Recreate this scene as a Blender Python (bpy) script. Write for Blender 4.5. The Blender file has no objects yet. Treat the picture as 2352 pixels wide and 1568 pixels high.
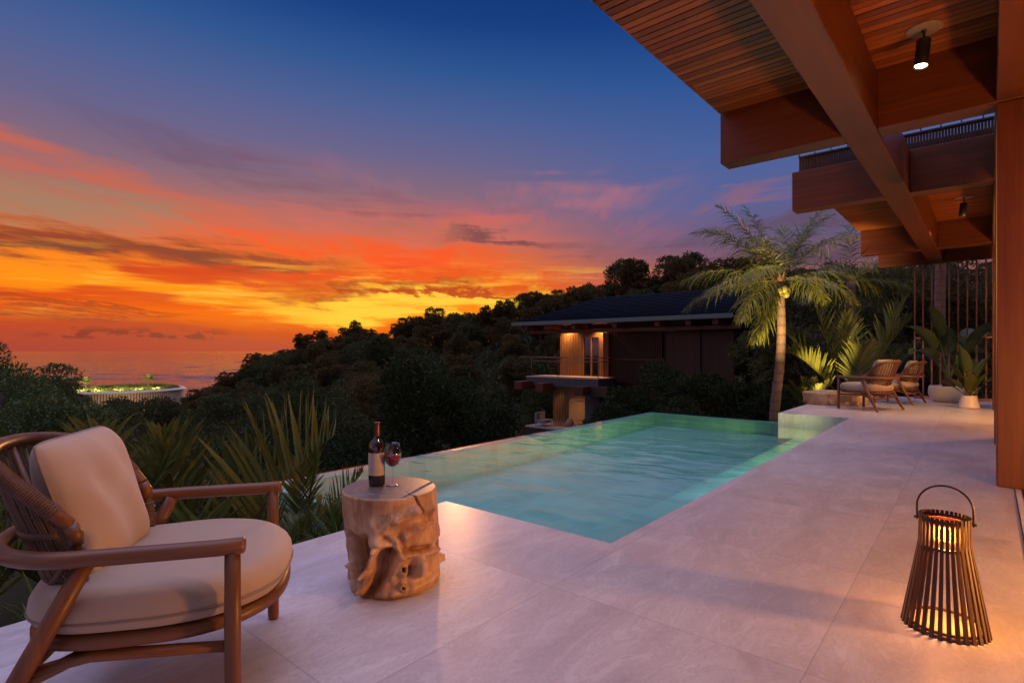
import bpy, math, random
import numpy as np
from mathutils import Vector, Matrix, noise
R = math.radians
random.seed(7)
rng = np.random.default_rng(7)
SC = bpy.context.scene
COL = SC.collection
UP = Vector((0, 0, 1))
DECK_ROT = R(49.83)      # terrace and pool: local x runs along the pool, local y to its left
HOUSE_ROT = R(49.10)     # timber frame of the house

def at(a, c, rot=DECK_ROT):
    return Vector((a*math.cos(rot)-c*math.sin(rot), a*math.sin(rot)+c*math.cos(rot), 0))

# ------------------------------------------------------------------ objects
def tag(o, label=None, cat=None, group=None, kind=None):
    if label: o['label'] = label
    if cat: o['category'] = cat
    if group: o['group'] = group
    if kind: o['kind'] = kind
    return o

def empty(name, loc=(0, 0, 0), rz=0.0, label=None, cat=None, group=None, scale=1.0):
    o = bpy.data.objects.new(name, None)
    COL.objects.link(o)
    o.empty_display_size = 0.1
    o.location = loc
    o.rotation_euler = (0, 0, rz)
    o.scale = (scale,)*3
    return tag(o, label, cat, group)

def kids(o):
    return [x for x in bpy.data.objects if x.parent == o]

def copy_tree(o, parent=None, ch=None):
    c = o.copy()
    COL.objects.link(c)
    if parent: c.parent = parent
    for k in kids(o):
        copy_tree(k, c)
    return c

class MB:
    """collects shapes that become ONE mesh object"""
    def __init__(s):
        s.v = []; s.f = []; s.m = []; s.sm = []
    def add(s, vs, fs, mi=0, smooth=True):
        b = len(s.v)
        s.v += [tuple(p) for p in vs]
        s.f += [tuple(i+b for i in f) for f in fs]
        s.m += [mi]*len(fs); s.sm += [smooth]*len(fs)
    def box(s, x0, x1, y0, y1, z0, z1, mi=0):
        vs = [(x0,y0,z0),(x1,y0,z0),(x1,y1,z0),(x0,y1,z0),(x0,y0,z1),(x1,y0,z1),(x1,y1,z1),(x0,y1,z1)]
        s.add(vs, [(0,3,2,1),(4,5,6,7),(0,1,5,4),(1,2,6,5),(2,3,7,6),(3,0,4,7)], mi, False)
    def prism(s, pts, z0, z1, mi=0):
        n = len(pts)
        vs = [(x,y,z0) for x,y in pts]+[(x,y,z1) for x,y in pts]
        fs = [tuple(range(n-1,-1,-1)), tuple(range(n,2*n))]+[(i,(i+1)%n,n+(i+1)%n,n+i) for i in range(n)]
        s.add(vs, fs, mi, False)
    def bar(s, p, q, w, h, mi=0, up=UP):
        p, q = Vector(p), Vector(q)
        d = (q-p).normalized()
        sd = d.cross(up)
        if sd.length < 1e-4: sd = Vector((1,0,0))
        sd.normalize(); u = sd.cross(d)
        vs = []
        for c in (p, q):
            for a, b in ((-1,-1),(1,-1),(1,1),(-1,1)):
                vs.append(c+sd*a*w/2+u*b*h/2)
        s.add(vs, [(0,1,2,3),(7,6,5,4),(0,4,5,1),(1,5,6,2),(2,6,7,3),(3,7,4,0)], mi, False)
    def tube(s, pts, rad, seg=10, mi=0, cap=True, closed=False, flat=1.0, smooth=True):
        pts = [Vector(p) for p in pts]; n = len(pts)
        rs = rad if isinstance(rad, (list, tuple)) else [rad]*n
        vs = []; fs = []; ref = None
        for i, p in enumerate(pts):
            if closed: d = pts[(i+1) % n]-pts[i-1]
            else: d = pts[min(i+1,n-1)]-pts[max(i-1,0)]
            d.normalize()
            if ref is None:
                ref = d.cross(UP)
                if ref.length < .05: ref = Vector((1,0,0))
            ref = ref-d*ref.dot(d); ref.normalize()
            bn = d.cross(ref)
            for k in range(seg):
                a = 2*math.pi*k/seg
                vs.append(p+(ref*math.cos(a)+bn*math.sin(a)*flat)*rs[i])
        for i in range(n if closed else n-1):
            j = (i+1) % n
            for k in range(seg):
                l = (k+1) % seg
                fs.append((i*seg+k, i*seg+l, j*seg+l, j*seg+k))
        if cap and not closed:
            fs.append(tuple(range(seg-1,-1,-1))); fs.append(tuple((n-1)*seg+k for k in range(seg)))
        s.add(vs, fs, mi, smooth)
    def lathe(s, prof, seg=40, c=(0,0,0), mi=0, cap=True):
        vs = []; fs = []; n = len(prof)
        for r, z in prof:
            for k in range(seg):
                a = 2*math.pi*k/seg
                vs.append((c[0]+r*math.cos(a), c[1]+r*math.sin(a), c[2]+z))
        for i in range(n-1):
            for k in range(seg):
                l = (k+1) % seg
                fs.append((i*seg+k, i*seg+l, (i+1)*seg+l, (i+1)*seg+k))
        if cap:
            if prof[0][0] > 1e-6: fs.append(tuple(range(seg-1,-1,-1)))
            if prof[-1][0] > 1e-6: fs.append(tuple((n-1)*seg+k for k in range(seg)))
        s.add(vs, fs, mi, True)
    def grid(s, P, mi=0, closed=False, smooth=True):
        n = len(P); m = len(P[0])
        vs = [p for row in P for p in row]; fs = []
        for i in range(n-1):
            for j in range(m if closed else m-1):
                k = (j+1) % m
                fs.append((i*m+j, i*m+k, (i+1)*m+k, (i+1)*m+j))
        s.add(vs, fs, mi, smooth)
    def build(s, name, mat, parent=None, loc=None, rz=None, bevel=0, auto=None):
        me = bpy.data.meshes.new(name)
        me.from_pydata(s.v, [], s.f)
        for m in (mat if isinstance(mat, (list, tuple)) else [mat]): me.materials.append(m)
        me.polygons.foreach_set('material_index', s.m)
        me.polygons.foreach_set('use_smooth', s.sm)
        me.update()
        o = bpy.data.objects.new(name, me)
        COL.objects.link(o)
        if parent: o.parent = parent
        if loc is not None: o.location = loc
        if rz is not None: o.rotation_euler = (0, 0, rz)
        if bevel:
            b = o.modifiers.new('bevel', 'BEVEL'); b.width = bevel; b.segments = 2; b.limit_method = 'ANGLE'
            b.harden_normals = False
        return o

def np_mesh(name, V, F, mats, mi=None, parent=None, smooth=True):
    """V (n,3), F (m,4) arrays -> one mesh object"""
    me = bpy.data.meshes.new(name)
    me.vertices.add(len(V)); me.vertices.foreach_set('co', np.ascontiguousarray(V, np.float32).ravel())
    m = len(F)
    me.loops.add(m*4); me.loops.foreach_set('vertex_index', np.ascontiguousarray(F, np.int32).ravel())
    me.polygons.add(m); me.polygons.foreach_set('loop_start', np.arange(0, m*4, 4, dtype=np.int32))
    for x in mats: me.materials.append(x)
    if mi is not None: me.polygons.foreach_set('material_index', np.asarray(mi, np.int32))
    me.polygons.foreach_set('use_smooth', np.full(m, smooth))
    me.update(calc_edges=True); me.validate()
    o = bpy.data.objects.new(name, me); COL.objects.link(o)
    if parent: o.parent = parent
    return o

def spline(pts, n):
    """Catmull-Rom through pts, n samples"""
    P = [Vector(p) for p in pts]; out = []
    m = len(P)-1
    for k in range(n):
        t = k/(n-1)*m; i = min(int(t), m-1); f = t-i
        p0, p1, p2, p3 = P[max(i-1,0)], P[i], P[i+1], P[min(i+2,m)]
        out.append(.5*((2*p1)+(p2-p0)*f+(2*p0-5*p1+4*p2-p3)*f*f+(3*p1-p0-3*p2+p3)*f**3))
    return out

def sstep(e0, e1, x):
    t = min(max((x-e0)/(e1-e0), 0), 1); return t*t*(3-2*t)
def interp(x, xs, ys): return float(np.interp(x, xs, ys))

# ------------------------------------------------------------------ node helpers
class X:
    """a node socket with arithmetic"""
    def __init__(s, nt, so): s.nt, s.so = nt, so
    def _m(s, op, *o, clamp=False):
        n = s.nt.nodes.new('ShaderNodeMath'); n.operation = op; n.use_clamp = clamp
        for i, x in enumerate((s,)+o):
            if isinstance(x, X): s.nt.links.new(x.so, n.inputs[i])
            else: n.inputs[i].default_value = x
        return X(s.nt, n.outputs[0])
    def __add__(s, o): return s._m('ADD', o)
    def __sub__(s, o): return s._m('SUBTRACT', o)
    def __mul__(s, o): return s._m('MULTIPLY', o)
    def __truediv__(s, o): return s._m('DIVIDE', o)
    def rsub(s, v): return (s*-1.0)+v
    def f(s, op, *o): return s._m(op, *o)
    def sm(s, e0, e1, t0=0.0, t1=1.0):
        n = s.nt.nodes.new('ShaderNodeMapRange'); n.interpolation_type = 'SMOOTHSTEP'
        s.nt.links.new(s.so, n.inputs[0])
        n.inputs[1].default_value = e0; n.inputs[2].default_value = e1
        n.inputs[3].default_value = t0; n.inputs[4].default_value = t1
        return X(s.nt, n.outputs[0])

def srgb(r, g, b):
    f = lambda c: (c/255/12.92 if c <= 10.3 else ((c/255+.055)/1.055)**2.4)
    return (f(r), f(g), f(b), 1)

def nd(nt, typ, **kw):
    n = nt.nodes.new(typ)
    for k, v in kw.items():
        if k.startswith('_'): setattr(n, k[1:], v)
    return n
def link(nt, a, b): nt.links.new(a.so if isinstance(a, X) else a, b)
def setin(nt, n, name, v):
    if isinstance(v, X): nt.links.new(v.so, n.inputs[name])
    elif hasattr(v, 'is_output'): nt.links.new(v, n.inputs[name])
    else: n.inputs[name].default_value = v
def ramp(nt, fac, stops, interp_='LINEAR'):
    n = nt.nodes.new('ShaderNodeValToRGB'); n.color_ramp.interpolation = interp_
    e = n.color_ramp.elements
    while len(e) < len(stops): e.new(.5)
    for i, (p, c) in enumerate(stops):
        e[i].position = p
        e[i].color = c if len(c) == 4 else (*c, 1)
    link(nt, fac, n.inputs[0]); return X(nt, n.outputs[0])
def mixc(nt, fac, a, b, mode='MIX'):
    n = nt.nodes.new('ShaderNodeMix'); n.data_type = 'RGBA'; n.blend_type = mode
    for i, v in ((0, fac), (6, a), (7, b)):
        if isinstance(v, X): nt.links.new(v.so, n.inputs[i])
        else: n.inputs[i].default_value = v if i == 0 or len(v) == 4 else (*v, 1)
    return X(nt, n.outputs[2])
def noise_(nt, vec, scale, detail=4, rough=.55, dist=0.0, out=0):
    n = nt.nodes.new('ShaderNodeTexNoise')
    n.inputs['Scale'].default_value = scale; n.inputs['Detail'].default_value = detail
    n.inputs['Roughness'].default_value = rough; n.inputs['Distortion'].default_value = dist
    if vec is not None: link(nt, vec, n.inputs['Vector'])
    return X(nt, n.outputs[out])
def coord(nt, kind='Object'):
    return X(nt, nt.nodes.new('ShaderNodeTexCoord').outputs[kind])
def mapping(nt, vec, scale=(1,1,1), rot=(0,0,0), loc=(0,0,0)):
    n = nt.nodes.new('ShaderNodeMapping'); link(nt, vec, n.inputs['Vector'])
    n.inputs['Scale'].default_value = scale; n.inputs['Rotation'].default_value = rot; n.inputs['Location'].default_value = loc
    return X(nt, n.outputs[0])
def sep(nt, vec):
    n = nt.nodes.new('ShaderNodeSeparateXYZ'); link(nt, vec, n.inputs[0])
    return [X(nt, o) for o in n.outputs]
def comb(nt, x, y, z):
    n = nt.nodes.new('ShaderNodeCombineXYZ')
    for i, v in enumerate((x, y, z)):
        if isinstance(v, X): nt.links.new(v.so, n.inputs[i])
        else: n.inputs[i].default_value = v
    return X(nt, n.outputs[0])
def bump(nt, h, strength=.3, dist=.02):
    n = nt.nodes.new('ShaderNodeBump'); n.inputs['Strength'].default_value = strength; n.inputs['Distance'].default_value = dist
    link(nt, h, n.inputs['Height']); return X(nt, n.outputs[0])

def new_mat(name):
    m = bpy.data.materials.new(name); m.use_nodes = True
    nt = m.node_tree; p = nt.nodes['Principled BSDF']
    return m, nt, p

def M_plain(name, col, rough=.5, var=.12, scale=8, metal=0, bump_=0, bscale=60, spec=.5, sheen=0):
    m, nt, p = new_mat(name); c = coord(nt)
    n = noise_(nt, c, scale, 5)
    lo = tuple(x*(1-var) for x in col[:3]); hi = tuple(min(1, x*(1+var)) for x in col[:3])
    setin(nt, p, 'Base Color', ramp(nt, n, [(.3, lo), (.7, hi)]))
    setin(nt, p, 'Roughness', noise_(nt, c, scale*2, 3)*.15+(rough-.075))
    p.inputs['Metallic'].default_value = metal; p.inputs['Specular IOR Level'].default_value = spec
    if sheen: p.inputs['Sheen Weight'].default_value = sheen
    if bump_: setin(nt, p, 'Normal', bump(nt, noise_(nt, c, bscale, 4), bump_, .01))
    return m

def M_wood(name, dark, light, axis='x', scale=1.0, rough=.45, grain=38, bump_=.12, knots_or_shade=.5):
    """grain runs along the named local axis"""
    m, nt, p = new_mat(name); c = coord(nt)
    s = {'x': (.045,1,1), 'y': (1,.045,1), 'z': (1,1,.045)}[axis]
    g = mapping(nt, c, tuple(k*scale for k in s))
    warp = noise_(nt, g, 3.0, 2)
    fine = noise_(nt, g, grain, 6, .65, .4)
    wide = noise_(nt, g, grain*.22, 3, .5, 1.2)
    f = fine*.55+wide*.45+(warp-.5)*knots_or_shade*.35
    setin(nt, p, 'Base Color', ramp(nt, f, [(.28, dark), (.52, tuple((a+b)/2 for a, b in zip(dark[:3], light[:3]))), (.72, light)]))
    setin(nt, p, 'Roughness', fine*.25+(rough-.12))
    setin(nt, p, 'Normal', bump(nt, fine, bump_, .004))
    p.inputs['Specular IOR Level'].default_value = .4
    return m

def M_leaf(name, dark, light, trans=.25, rough=.45, nscale=.6, spec=.35, yellow=None):
    m, nt, p = new_mat(name)
    g = X(nt, nt.nodes.new('ShaderNodeNewGeometry').outputs['Random Per Island'])
    oi = X(nt, nt.nodes.new('ShaderNodeObjectInfo').outputs['Random'])
    n = noise_(nt, coord(nt), nscale, 3)
    f = n*.5+g*.35+oi*.15
    st = [(.25, dark), (.7, light)]
    if yellow: st += [(.86, yellow)]
    col = ramp(nt, f, st)
    setin(nt, p, 'Base Color', col); p.inputs['Roughness'].default_value = rough
    p.inputs['Specular IOR Level'].default_value = spec
    if trans:
        t = nt.nodes.new('ShaderNodeBsdfTranslucent'); link(nt, col, t.inputs['Color'])
        mx = nt.nodes.new('ShaderNodeMixShader'); mx.inputs[0].default_value = trans
        nt.links.new(p.outputs[0], mx.inputs[1]); nt.links.new(t.outputs[0], mx.inputs[2])
        nt.links.new(mx.outputs[0], nt.nodes['Material Output'].inputs[0])
    return m

def M_emit(name, col, strength):
    m, nt, p = new_mat(name)
    p.inputs['Base Color'].default_value = (*col[:3], 1)
    p.inputs['Emission Color'].default_value = (*col[:3], 1)
    p.inputs['Emission Strength'].default_value = strength
    return m
# ------------------------------------------------------------------ camera
cam = bpy.data.cameras.new('camera'); camo = bpy.data.objects.new('camera', cam); COL.objects.link(camo)
camo.location = (0, 0, 1.2); camo.rotation_euler = (R(90), 0, 0)
cam.sensor_width = 36; cam.lens = 36*1265/2352; cam.shift_y = 22/2352
cam.clip_start = .05; cam.clip_end = 90000
SC.camera = camo
SC.view_settings.view_transform = 'Standard'; SC.view_settings.look = 'None'
SC.view_settings.exposure = 0; SC.view_settings.gamma = 1
cy = SC.cycles
cy.max_bounces = 8; cy.diffuse_bounces = 3; cy.glossy_bounces = 4; cy.transmission_bounces = 6; cy.transparent_max_bounces = 12
cy.caustics_reflective = False; cy.caustics_refractive = False
cy.sample_clamp_indirect = 4; cy.use_denoising = True
cy.use_adaptive_sampling = True; cy.adaptive_threshold = .02

# ------------------------------------------------------------------ sunset sky
def build_sky():
    w = bpy.data.worlds.new('World'); SC.world = w; w.use_nodes = True
    nt = w.node_tree; bg = nt.nodes['Background']
    d = coord(nt, 'Generated'); x, y, z = sep(nt, d)
    el = z.f('ARCSINE')*(180/math.pi)                    # elevation in degrees
    az = x.f('ARCTAN2', y)*(180/math.pi)                 # 0 = the way the camera looks, + to the right
    # streaked cloud sheet: the direction meets a plane overhead, noise stretched along the wind
    zz = z.f('MAXIMUM', 0.0)+.075
    px, py = x/zz, y/zz
    pl = comb(nt, px, py, 0.0)
    wind = mapping(nt, pl, (1.0, .30, 1), (0, 0, R(-14)))
    warp = noise_(nt, wind, .8, 2, .5, 0, 1)
    wv = nt.nodes.new('ShaderNodeVectorMath'); wv.operation = 'MULTIPLY_ADD'
    link(nt, warp, wv.inputs[0]); wv.inputs[1].default_value = (.9, .5, 0); link(nt, wind, wv.inputs[2])
    wv = X(nt, wv.outputs[0])
    # horizontal bars near the horizon
    bars = mapping(nt, comb(nt, az*.05, el*.55, 0.0), (1, 1, 1), (0, 0, R(-2)))
    nb = noise_(nt, bars, 1.25, 5, .66)
    nb2 = noise_(nt, mapping(nt, bars, (1, 1, 1), (0, 0, R(4)), (7.3, 3.1, 0)), 1.0, 3, .6)
    n1 = noise_(nt, wv, 1.05, 6, .66)
    n2 = noise_(nt, mapping(nt, wv, (1, 1, 1), (0, 0, 0), (4.3, 9.1, 2)), .95, 5, .66)
    n3 = noise_(nt, mapping(nt, wv, (1, 1, 1), (0, 0, 0), (14.3, 2.1, 5)), .42, 2, .5)
    e = (el+(n3-.5)*4.0+az*.02)/34.0
    S = srgb
    D = 34.0
    warm = ramp(nt, e, [(0, S(168,66,54)), (1.4/D, S(190,68,38)), (3.0/D, S(246,108,8)), (5.2/D, S(255,146,14)), (7.4/D, S(255,128,24)),
                        (9.6/D, S(222,108,52)), (12.2/D, S(180,106,92)), (15.5/D, S(134,102,120)), (19/D, S(104,98,138)), (23/D, S(76,94,146)),
                        (27/D, S(44,84,144)), (31/D, S(20,62,130)), (1.0, S(14,52,118))])
    cool = ramp(nt, e, [(0, S(150,70,60)), (5/D, S(190,90,60)), (8/D, S(138,86,92)), (11/D, S(104,86,118)), (15/D, S(88,96,148)),
                        (20/D, S(72,96,154)), (26/D, S(42,82,148)), (31/D, S(18,60,130)), (1.0, S(14,52,118))])
    base = mixc(nt, az.sm(-6, 24), warm, cool)
    # long cloud bands, each along its own slanting line, ragged by noise
    rag = (n3-.5)*6.5+(nb2-.5)*5.0+(n1-.5)*7.0+(nb-.5)*3.5
    elw = el+rag
    tex = n2*.6+nb*.4
    def band(fac, col, a0, e0, a1, e1, w, soft=6.0, lo=.36, hi=.60, src=tex):
        nonlocal base
        k = (e1-e0)/(a1-a0)
        dd = elw-(az*k+(e0-a0*k))
        m = dd.f('ABSOLUTE').sm(w, w*.15)*src.sm(lo+.055, hi+.055)
        if a0 > -42: m = m*az.sm(a0-soft, a0+soft)
        if a1 < 42: m = m*az.sm(a1+soft, a1-soft)
        base = mixc(nt, m*fac, base, col)
    fill = nb*0+.7
    # grey-tan gap on the far left, rosy streaks above it
    band(.75, S(152,128,104), -50, 11.9, -29, 11.2, 2.4, lo=.2, hi=.4)
    band(.75, S(206,100,70), -50, 16.4, -22, 11.6, 1.7, lo=.3, hi=.5)
    band(.60, S(222,104,96), -26, 13.2, 4, 11.8, 2.6, 8, .30, .52)
    band(.95, S(250,84,34), -33, 10.9, 0, 9.4, 2.0, 7, .30, .48, n1)
    band(.55, S(196,98,120), -8, 14.5, 16, 13.6, 2.2, 7, .36, .56, n1)
    # dark bodies
    band(.80, S(116,72,88), -34, 18.6, -6, 13.4, 2.0, 6, .34, .54)
    band(.55, S(96,80,112), -46, 19.5, -20, 17.5, 2.0, 8, .38, .6, n1)
    band(.95, S(140,58,40), -52, 9.6, -17, 7.6, 1.9, 5, .26, .44)
    band(.70, S(112,62,52), -52, 8.9, -26, 8.2, .8, 5, .36, .5, n1)
    band(.90, S(168,50,30), -26, 5.7, -4, 6.6, .85, 5, .30, .46)
    band(.85, S(236,78,26), -30, 7.4, 14, 7.6, 1.2, 7, .32, .50, n2)
    band(.75, S(188,112,120), -20, 16.4, 14, 16.8, 2.6, 7, .36, .52, n2)
    band(.6, S(214,104,84), -10, 12.6, 12, 14.6, 1.2, 6, .38, .5, n1)
    band(.55, S(160,104,130), -34, 20.5, -8, 17.2, 1.4, 6, .40, .54, n2)
    band(.6, S(104,86,112), -2, 15.0, 20, 13.8, 1.6, 6, .42, .56, n1)
    band(.7, S(150,98,110), 8, 13.6, 26, 15.2, 1.0, 5, .42, .54, n2)
    band(.85, S(118,70,76), -6, 11.9, 4, 11.3, .95, 3, .2, .4)
    band(.80, S(96,72,92), 6, 10.6, 44, 12.8, 1.2, 5, .34, .52)
    band(.80, S(88,66,84), 10, 8.8, 44, 9.6, .9, 5, .30, .50, n1)
    band(.75, S(214,96,66), 0, 9.0, 16, 8.4, 1.6, 6, .34, .54, n1)
    # glowing bars and thin dark bars low down
    bandb = el.sm(2.4, 3.6)*el.sm(10.0, 6.0)*az.sm(20, 6)
    base = mixc(nt, nb.sm(.50, .64)*bandb*.8, base, S(255,186,58))
    base = mixc(nt, nb2.sm(.53, .63)*el.sm(3.0, 4.6)*el.sm(10, 7)*az.sm(20, -8)*.85, base, S(214,60,20))
    band(.95, S(255,208,62), -22, 4.4, 8, 5.4, 2.0, 6, .24, .44, nb)
    band(.9, S(188,58,24), -22, 6.4, 2, 6.0, .55, 4, .34, .48, nb2)
    band(.85, S(176,66,30), -52, 4.4, -31, 3.5, .45, 4, .1, .3)
    band(.75, S(160,70,38), -52, 2.9, -34, 3.0, .3, 3, .2, .4)
    # small cumulus just above the sea
    cz = mapping(nt, comb(nt, az*.55, el*1.5, 0.0), (1, 1, 1))
    cu = noise_(nt, cz, .9, 4, .55)
    cm = cu.sm(.47, .56)*(el-1.35).sm(-.45, -.15)*el.sm(2.3, 1.5)*az.sm(-42, -39)*az.sm(-25, -30)
    base = mixc(nt, cm*.75, base, S(112,44,44))
    # the sky overhead and behind the photographer: still bright, pale lilac
    over = el.sm(35, 62)
    back = y.sm(-.05, -.55)*el.sm(-4, 8)
    lit = mixc(nt, back, OVER, BACK)
    fac = over.f('MAXIMUM', back)
    col = mixc(nt, fac, base, lit)
    # below the horizon
    col = mixc(nt, el.sm(0.0, -1.2), col, S(60,30,30))
    # a trace of physical twilight sky
    sk = nt.nodes.new('ShaderNodeTexSky'); sk.sky_type = 'NISHITA'; sk.sun_disc = False
    sk.sun_elevation = R(1.5); sk.sun_rotation = R(-24)
    add = mixc(nt, .004, col, X(nt, sk.outputs[0]), 'ADD')
    link(nt, add, bg.inputs['Color']); bg.inputs['Strength'].default_value = 1.0
    w.cycles.sampling_method = 'MANUAL'; w.cycles.sample_map_resolution = 512
OVER = (1.62, 1.52, 2.50, 1); BACK = (.15, .14, .22, 1)
build_sky()
# ------------------------------------------------------------------ materials
def mat_stone():
    m, nt, p = new_mat('terrace_stone'); c = coord(nt); x, y, z = sep(nt, c)
    gx = (x-2.28)/1.205; gy = (y-.49)/1.17
    ids = comb(nt, gx.f('FLOOR'), gy.f('FLOOR'), 0.0)
    wn = nt.nodes.new('ShaderNodeTexWhiteNoise'); wn.noise_dimensions = '3D'; link(nt, ids, wn.inputs['Vector'])
    tile = X(nt, wn.outputs['Value'])
    off = nt.nodes.new('ShaderNodeVectorMath'); off.operation = 'MULTIPLY_ADD'
    link(nt, X(nt, wn.outputs['Color']), off.inputs[0]); off.inputs[1].default_value = (40, 40, 40); link(nt, c, off.inputs[2])
    v = X(nt, off.outputs[0])
    ang = mapping(nt, v, (1, 2.3, 1), (0, 0, .5))
    big = noise_(nt, ang, 1.1, 6, .62, 1.6)
    vein = noise_(nt, ang, 2.6, 8, .68, 2.4)
    veins = (vein-.5).f('ABSOLUTE').sm(.035, 0.0)
    fine = noise_(nt, v, 55, 5, .7)
    f = big*.55+vein*.25+fine*.22+(tile-.5)*.10
    col = ramp(nt, f, [(.30, (.37, .31, .30)), (.46, (.50, .44, .43)), (.58, (.58, .53, .52)), (.72, (.66, .62, .61))])
    col = mixc(nt, veins*.5*big, col, (.30, .235, .20))
    jx = (gx-gx.f('ROUND')).f('ABSOLUTE')*1.205; jy = (gy-gy.f('ROUND')).f('ABSOLUTE')*1.17
    j = jx.f('MINIMUM', jy).sm(.0042, .0018)
    col = mixc(nt, j*.38, col, (.18, .15, .145))
    setin(nt, p, 'Base Color', col)
    setin(nt, p, 'Roughness', big*.10+fine*.06+.25)
    p.inputs['Specular IOR Level'].default_value = .5
    h = vein*.5+fine*.35
    setin(nt, p, 'Normal', bump(nt, h, .35, .004))
    return m
def mat_tile():
    m, nt, p = new_mat('pool_tile'); c = coord(nt); x, y, z = sep(nt, c)
    T = .30
    def line(q):
        g = q/T; return (g-g.f('ROUND')).f('ABSOLUTE').sm(.022, .008)
    ids = comb(nt, (x/T).f('FLOOR'), (y/T).f('FLOOR'), (z/T).f('FLOOR'))
    wn = nt.nodes.new('ShaderNodeTexWhiteNoise'); link(nt, ids, wn.inputs['Vector'])
    n = noise_(nt, c, 2.2, 5, .6, .6)
    f = n*.75+X(nt, wn.outputs['Value'])*.2+.03
    col = ramp(nt, f, [(.25, (.19, .42, .33)), (.5, (.29, .56, .43)), (.75, (.40, .64, .48))])
    # joints only where the tile plane shows them
    nrm = X(nt, nt.nodes.new('ShaderNodeNewGeometry').outputs['True Normal'])
    nx, ny, nz = sep(nt, X(nt, nt.nodes.new('ShaderNodeTexCoord').outputs['Normal']))
    lx = line(x)*nx.f('ABSOLUTE').rsub(1); ly = line(y)*ny.f('ABSOLUTE').rsub(1); lz = line(z)*nz.f('ABSOLUTE').rsub(1)
    j = lx.f('MAXIMUM', ly).f('MAXIMUM', lz)
    col = mixc(nt, j*.45, col, (.40, .48, .40))
    setin(nt, p, 'Base Color', col); p.inputs['Roughness'].default_value = .3
    return m
def mat_water(name, tint, rscale, strength, aniso=(1, 1, 1), dist=.02, rough=0.02):
    m, nt, p = new_mat(name); nt.nodes.remove(p)
    c = mapping(nt, coord(nt), aniso)
    h = noise_(nt, c, rscale, 3, .5, .6)+noise_(nt, c, rscale*3.1, 2, .5, .3)*.22
    b = bump(nt, h, strength, dist)
    gl = nt.nodes.new('ShaderNodeBsdfGlossy'); gl.inputs['Roughness'].default_value = rough; link(nt, b, gl.inputs['Normal'])
    tr = nt.nodes.new('ShaderNodeBsdfTransparent'); tr.inputs['Color'].default_value = tint
    fr = nt.nodes.new('ShaderNodeFresnel'); fr.inputs['IOR'].default_value = 1.45; link(nt, b, fr.inputs['Normal'])
    mx = nt.nodes.new('ShaderNodeMixShader'); nt.links.new(fr.outputs[0], mx.inputs[0])
    nt.links.new(tr.outputs[0], mx.inputs[1]); nt.links.new(gl.outputs[0], mx.inputs[2])
    nt.links.new(mx.outputs[0], nt.nodes['Material Output'].inputs[0])
    return m
def mat_sea():
    m, nt, p = new_mat('sea_water'); c = coord(nt)
    w = mapping(nt, c, (.28, 1, 1), (0, 0, R(6)))
    h = noise_(nt, w, .12, 4, .62, .5)
    p.inputs['Base Color'].default_value = (.07, .05, .05, 1); p.inputs['Roughness'].default_value = .09
    p.inputs['IOR'].default_value = 3.2
    setin(nt, p, 'Normal', bump(nt, h, .7, 2.0))
    return m
def mat_ground():
    m, nt, p = new_mat('forest_floor'); c = coord(nt)
    n = noise_(nt, c, .6, 8, .7)
    setin(nt, p, 'Base Color', ramp(nt, n, [(.3, (.012, .014, .007)), (.55, (.03, .032, .014)), (.75, (.055, .05, .026))]))
    p.inputs['Roughness'].default_value = 1; p.inputs['Specular IOR Level'].default_value = .1
    setin(nt, p, 'Normal', bump(nt, noise_(nt, c, 4, 6, .7), .9, .12))
    return m

STONE = mat_stone(); TILE = mat_tile()
BEAM = {k: M_wood('beam_timber_'+k, (.058, .0145, .0036), (.155, .041, .0085), k, 1, .42, 34) for k in 'xyz'}
PILLAR = M_wood('pillar_timber', (.062, .0155, .004), (.155, .041, .009), 'z', 1, .42, 30)
CEIL = None
def mat_ceiling():
    m, nt, p = new_mat('ceiling_boards'); c = coord(nt); x, y, z = sep(nt, c)
    W = .088
    g = x/W; idx = g.f('FLOOR')
    wn = nt.nodes.new('ShaderNodeTexWhiteNoise'); wn.noise_dimensions = '2D'
    link(nt, comb(nt, idx, (y*.45+idx*.37).f('FLOOR'), 0.0), wn.inputs['Vector'])
    tone = X(nt, wn.outputs['Value'])
    gr = noise_(nt, mapping(nt, comb(nt, x, y, idx*3.7), (1, .05, 1)), 34, 5, .65, .4)
    col = ramp(nt, gr*.6+tone*.5, [(.25, (.098, .024, .0045)), (.55, (.205, .055, .0095)), (.8, (.31, .095, .0185))])
    setin(nt, p, 'Base Color', col); p.inputs['Roughness'].default_value = .42
    setin(nt, p, 'Normal', bump(nt, gr, .1, .003))
    return m
CEIL = mat_ceiling()
DARKWOOD = M_wood('dark_batten_timber', (.035, .016, .009), (.085, .04, .02), 'z', 1, .55, 30)
BLACK = M_plain('black_metal', (.012, .012, .013), .38, .2, 20)
WHITE = M_plain('white_metal', (.62, .58, .54), .4, .05)
CONC = M_plain('grey_concrete', (.30, .29, .28), .7, .15, 6, bump_=.1)

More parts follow.
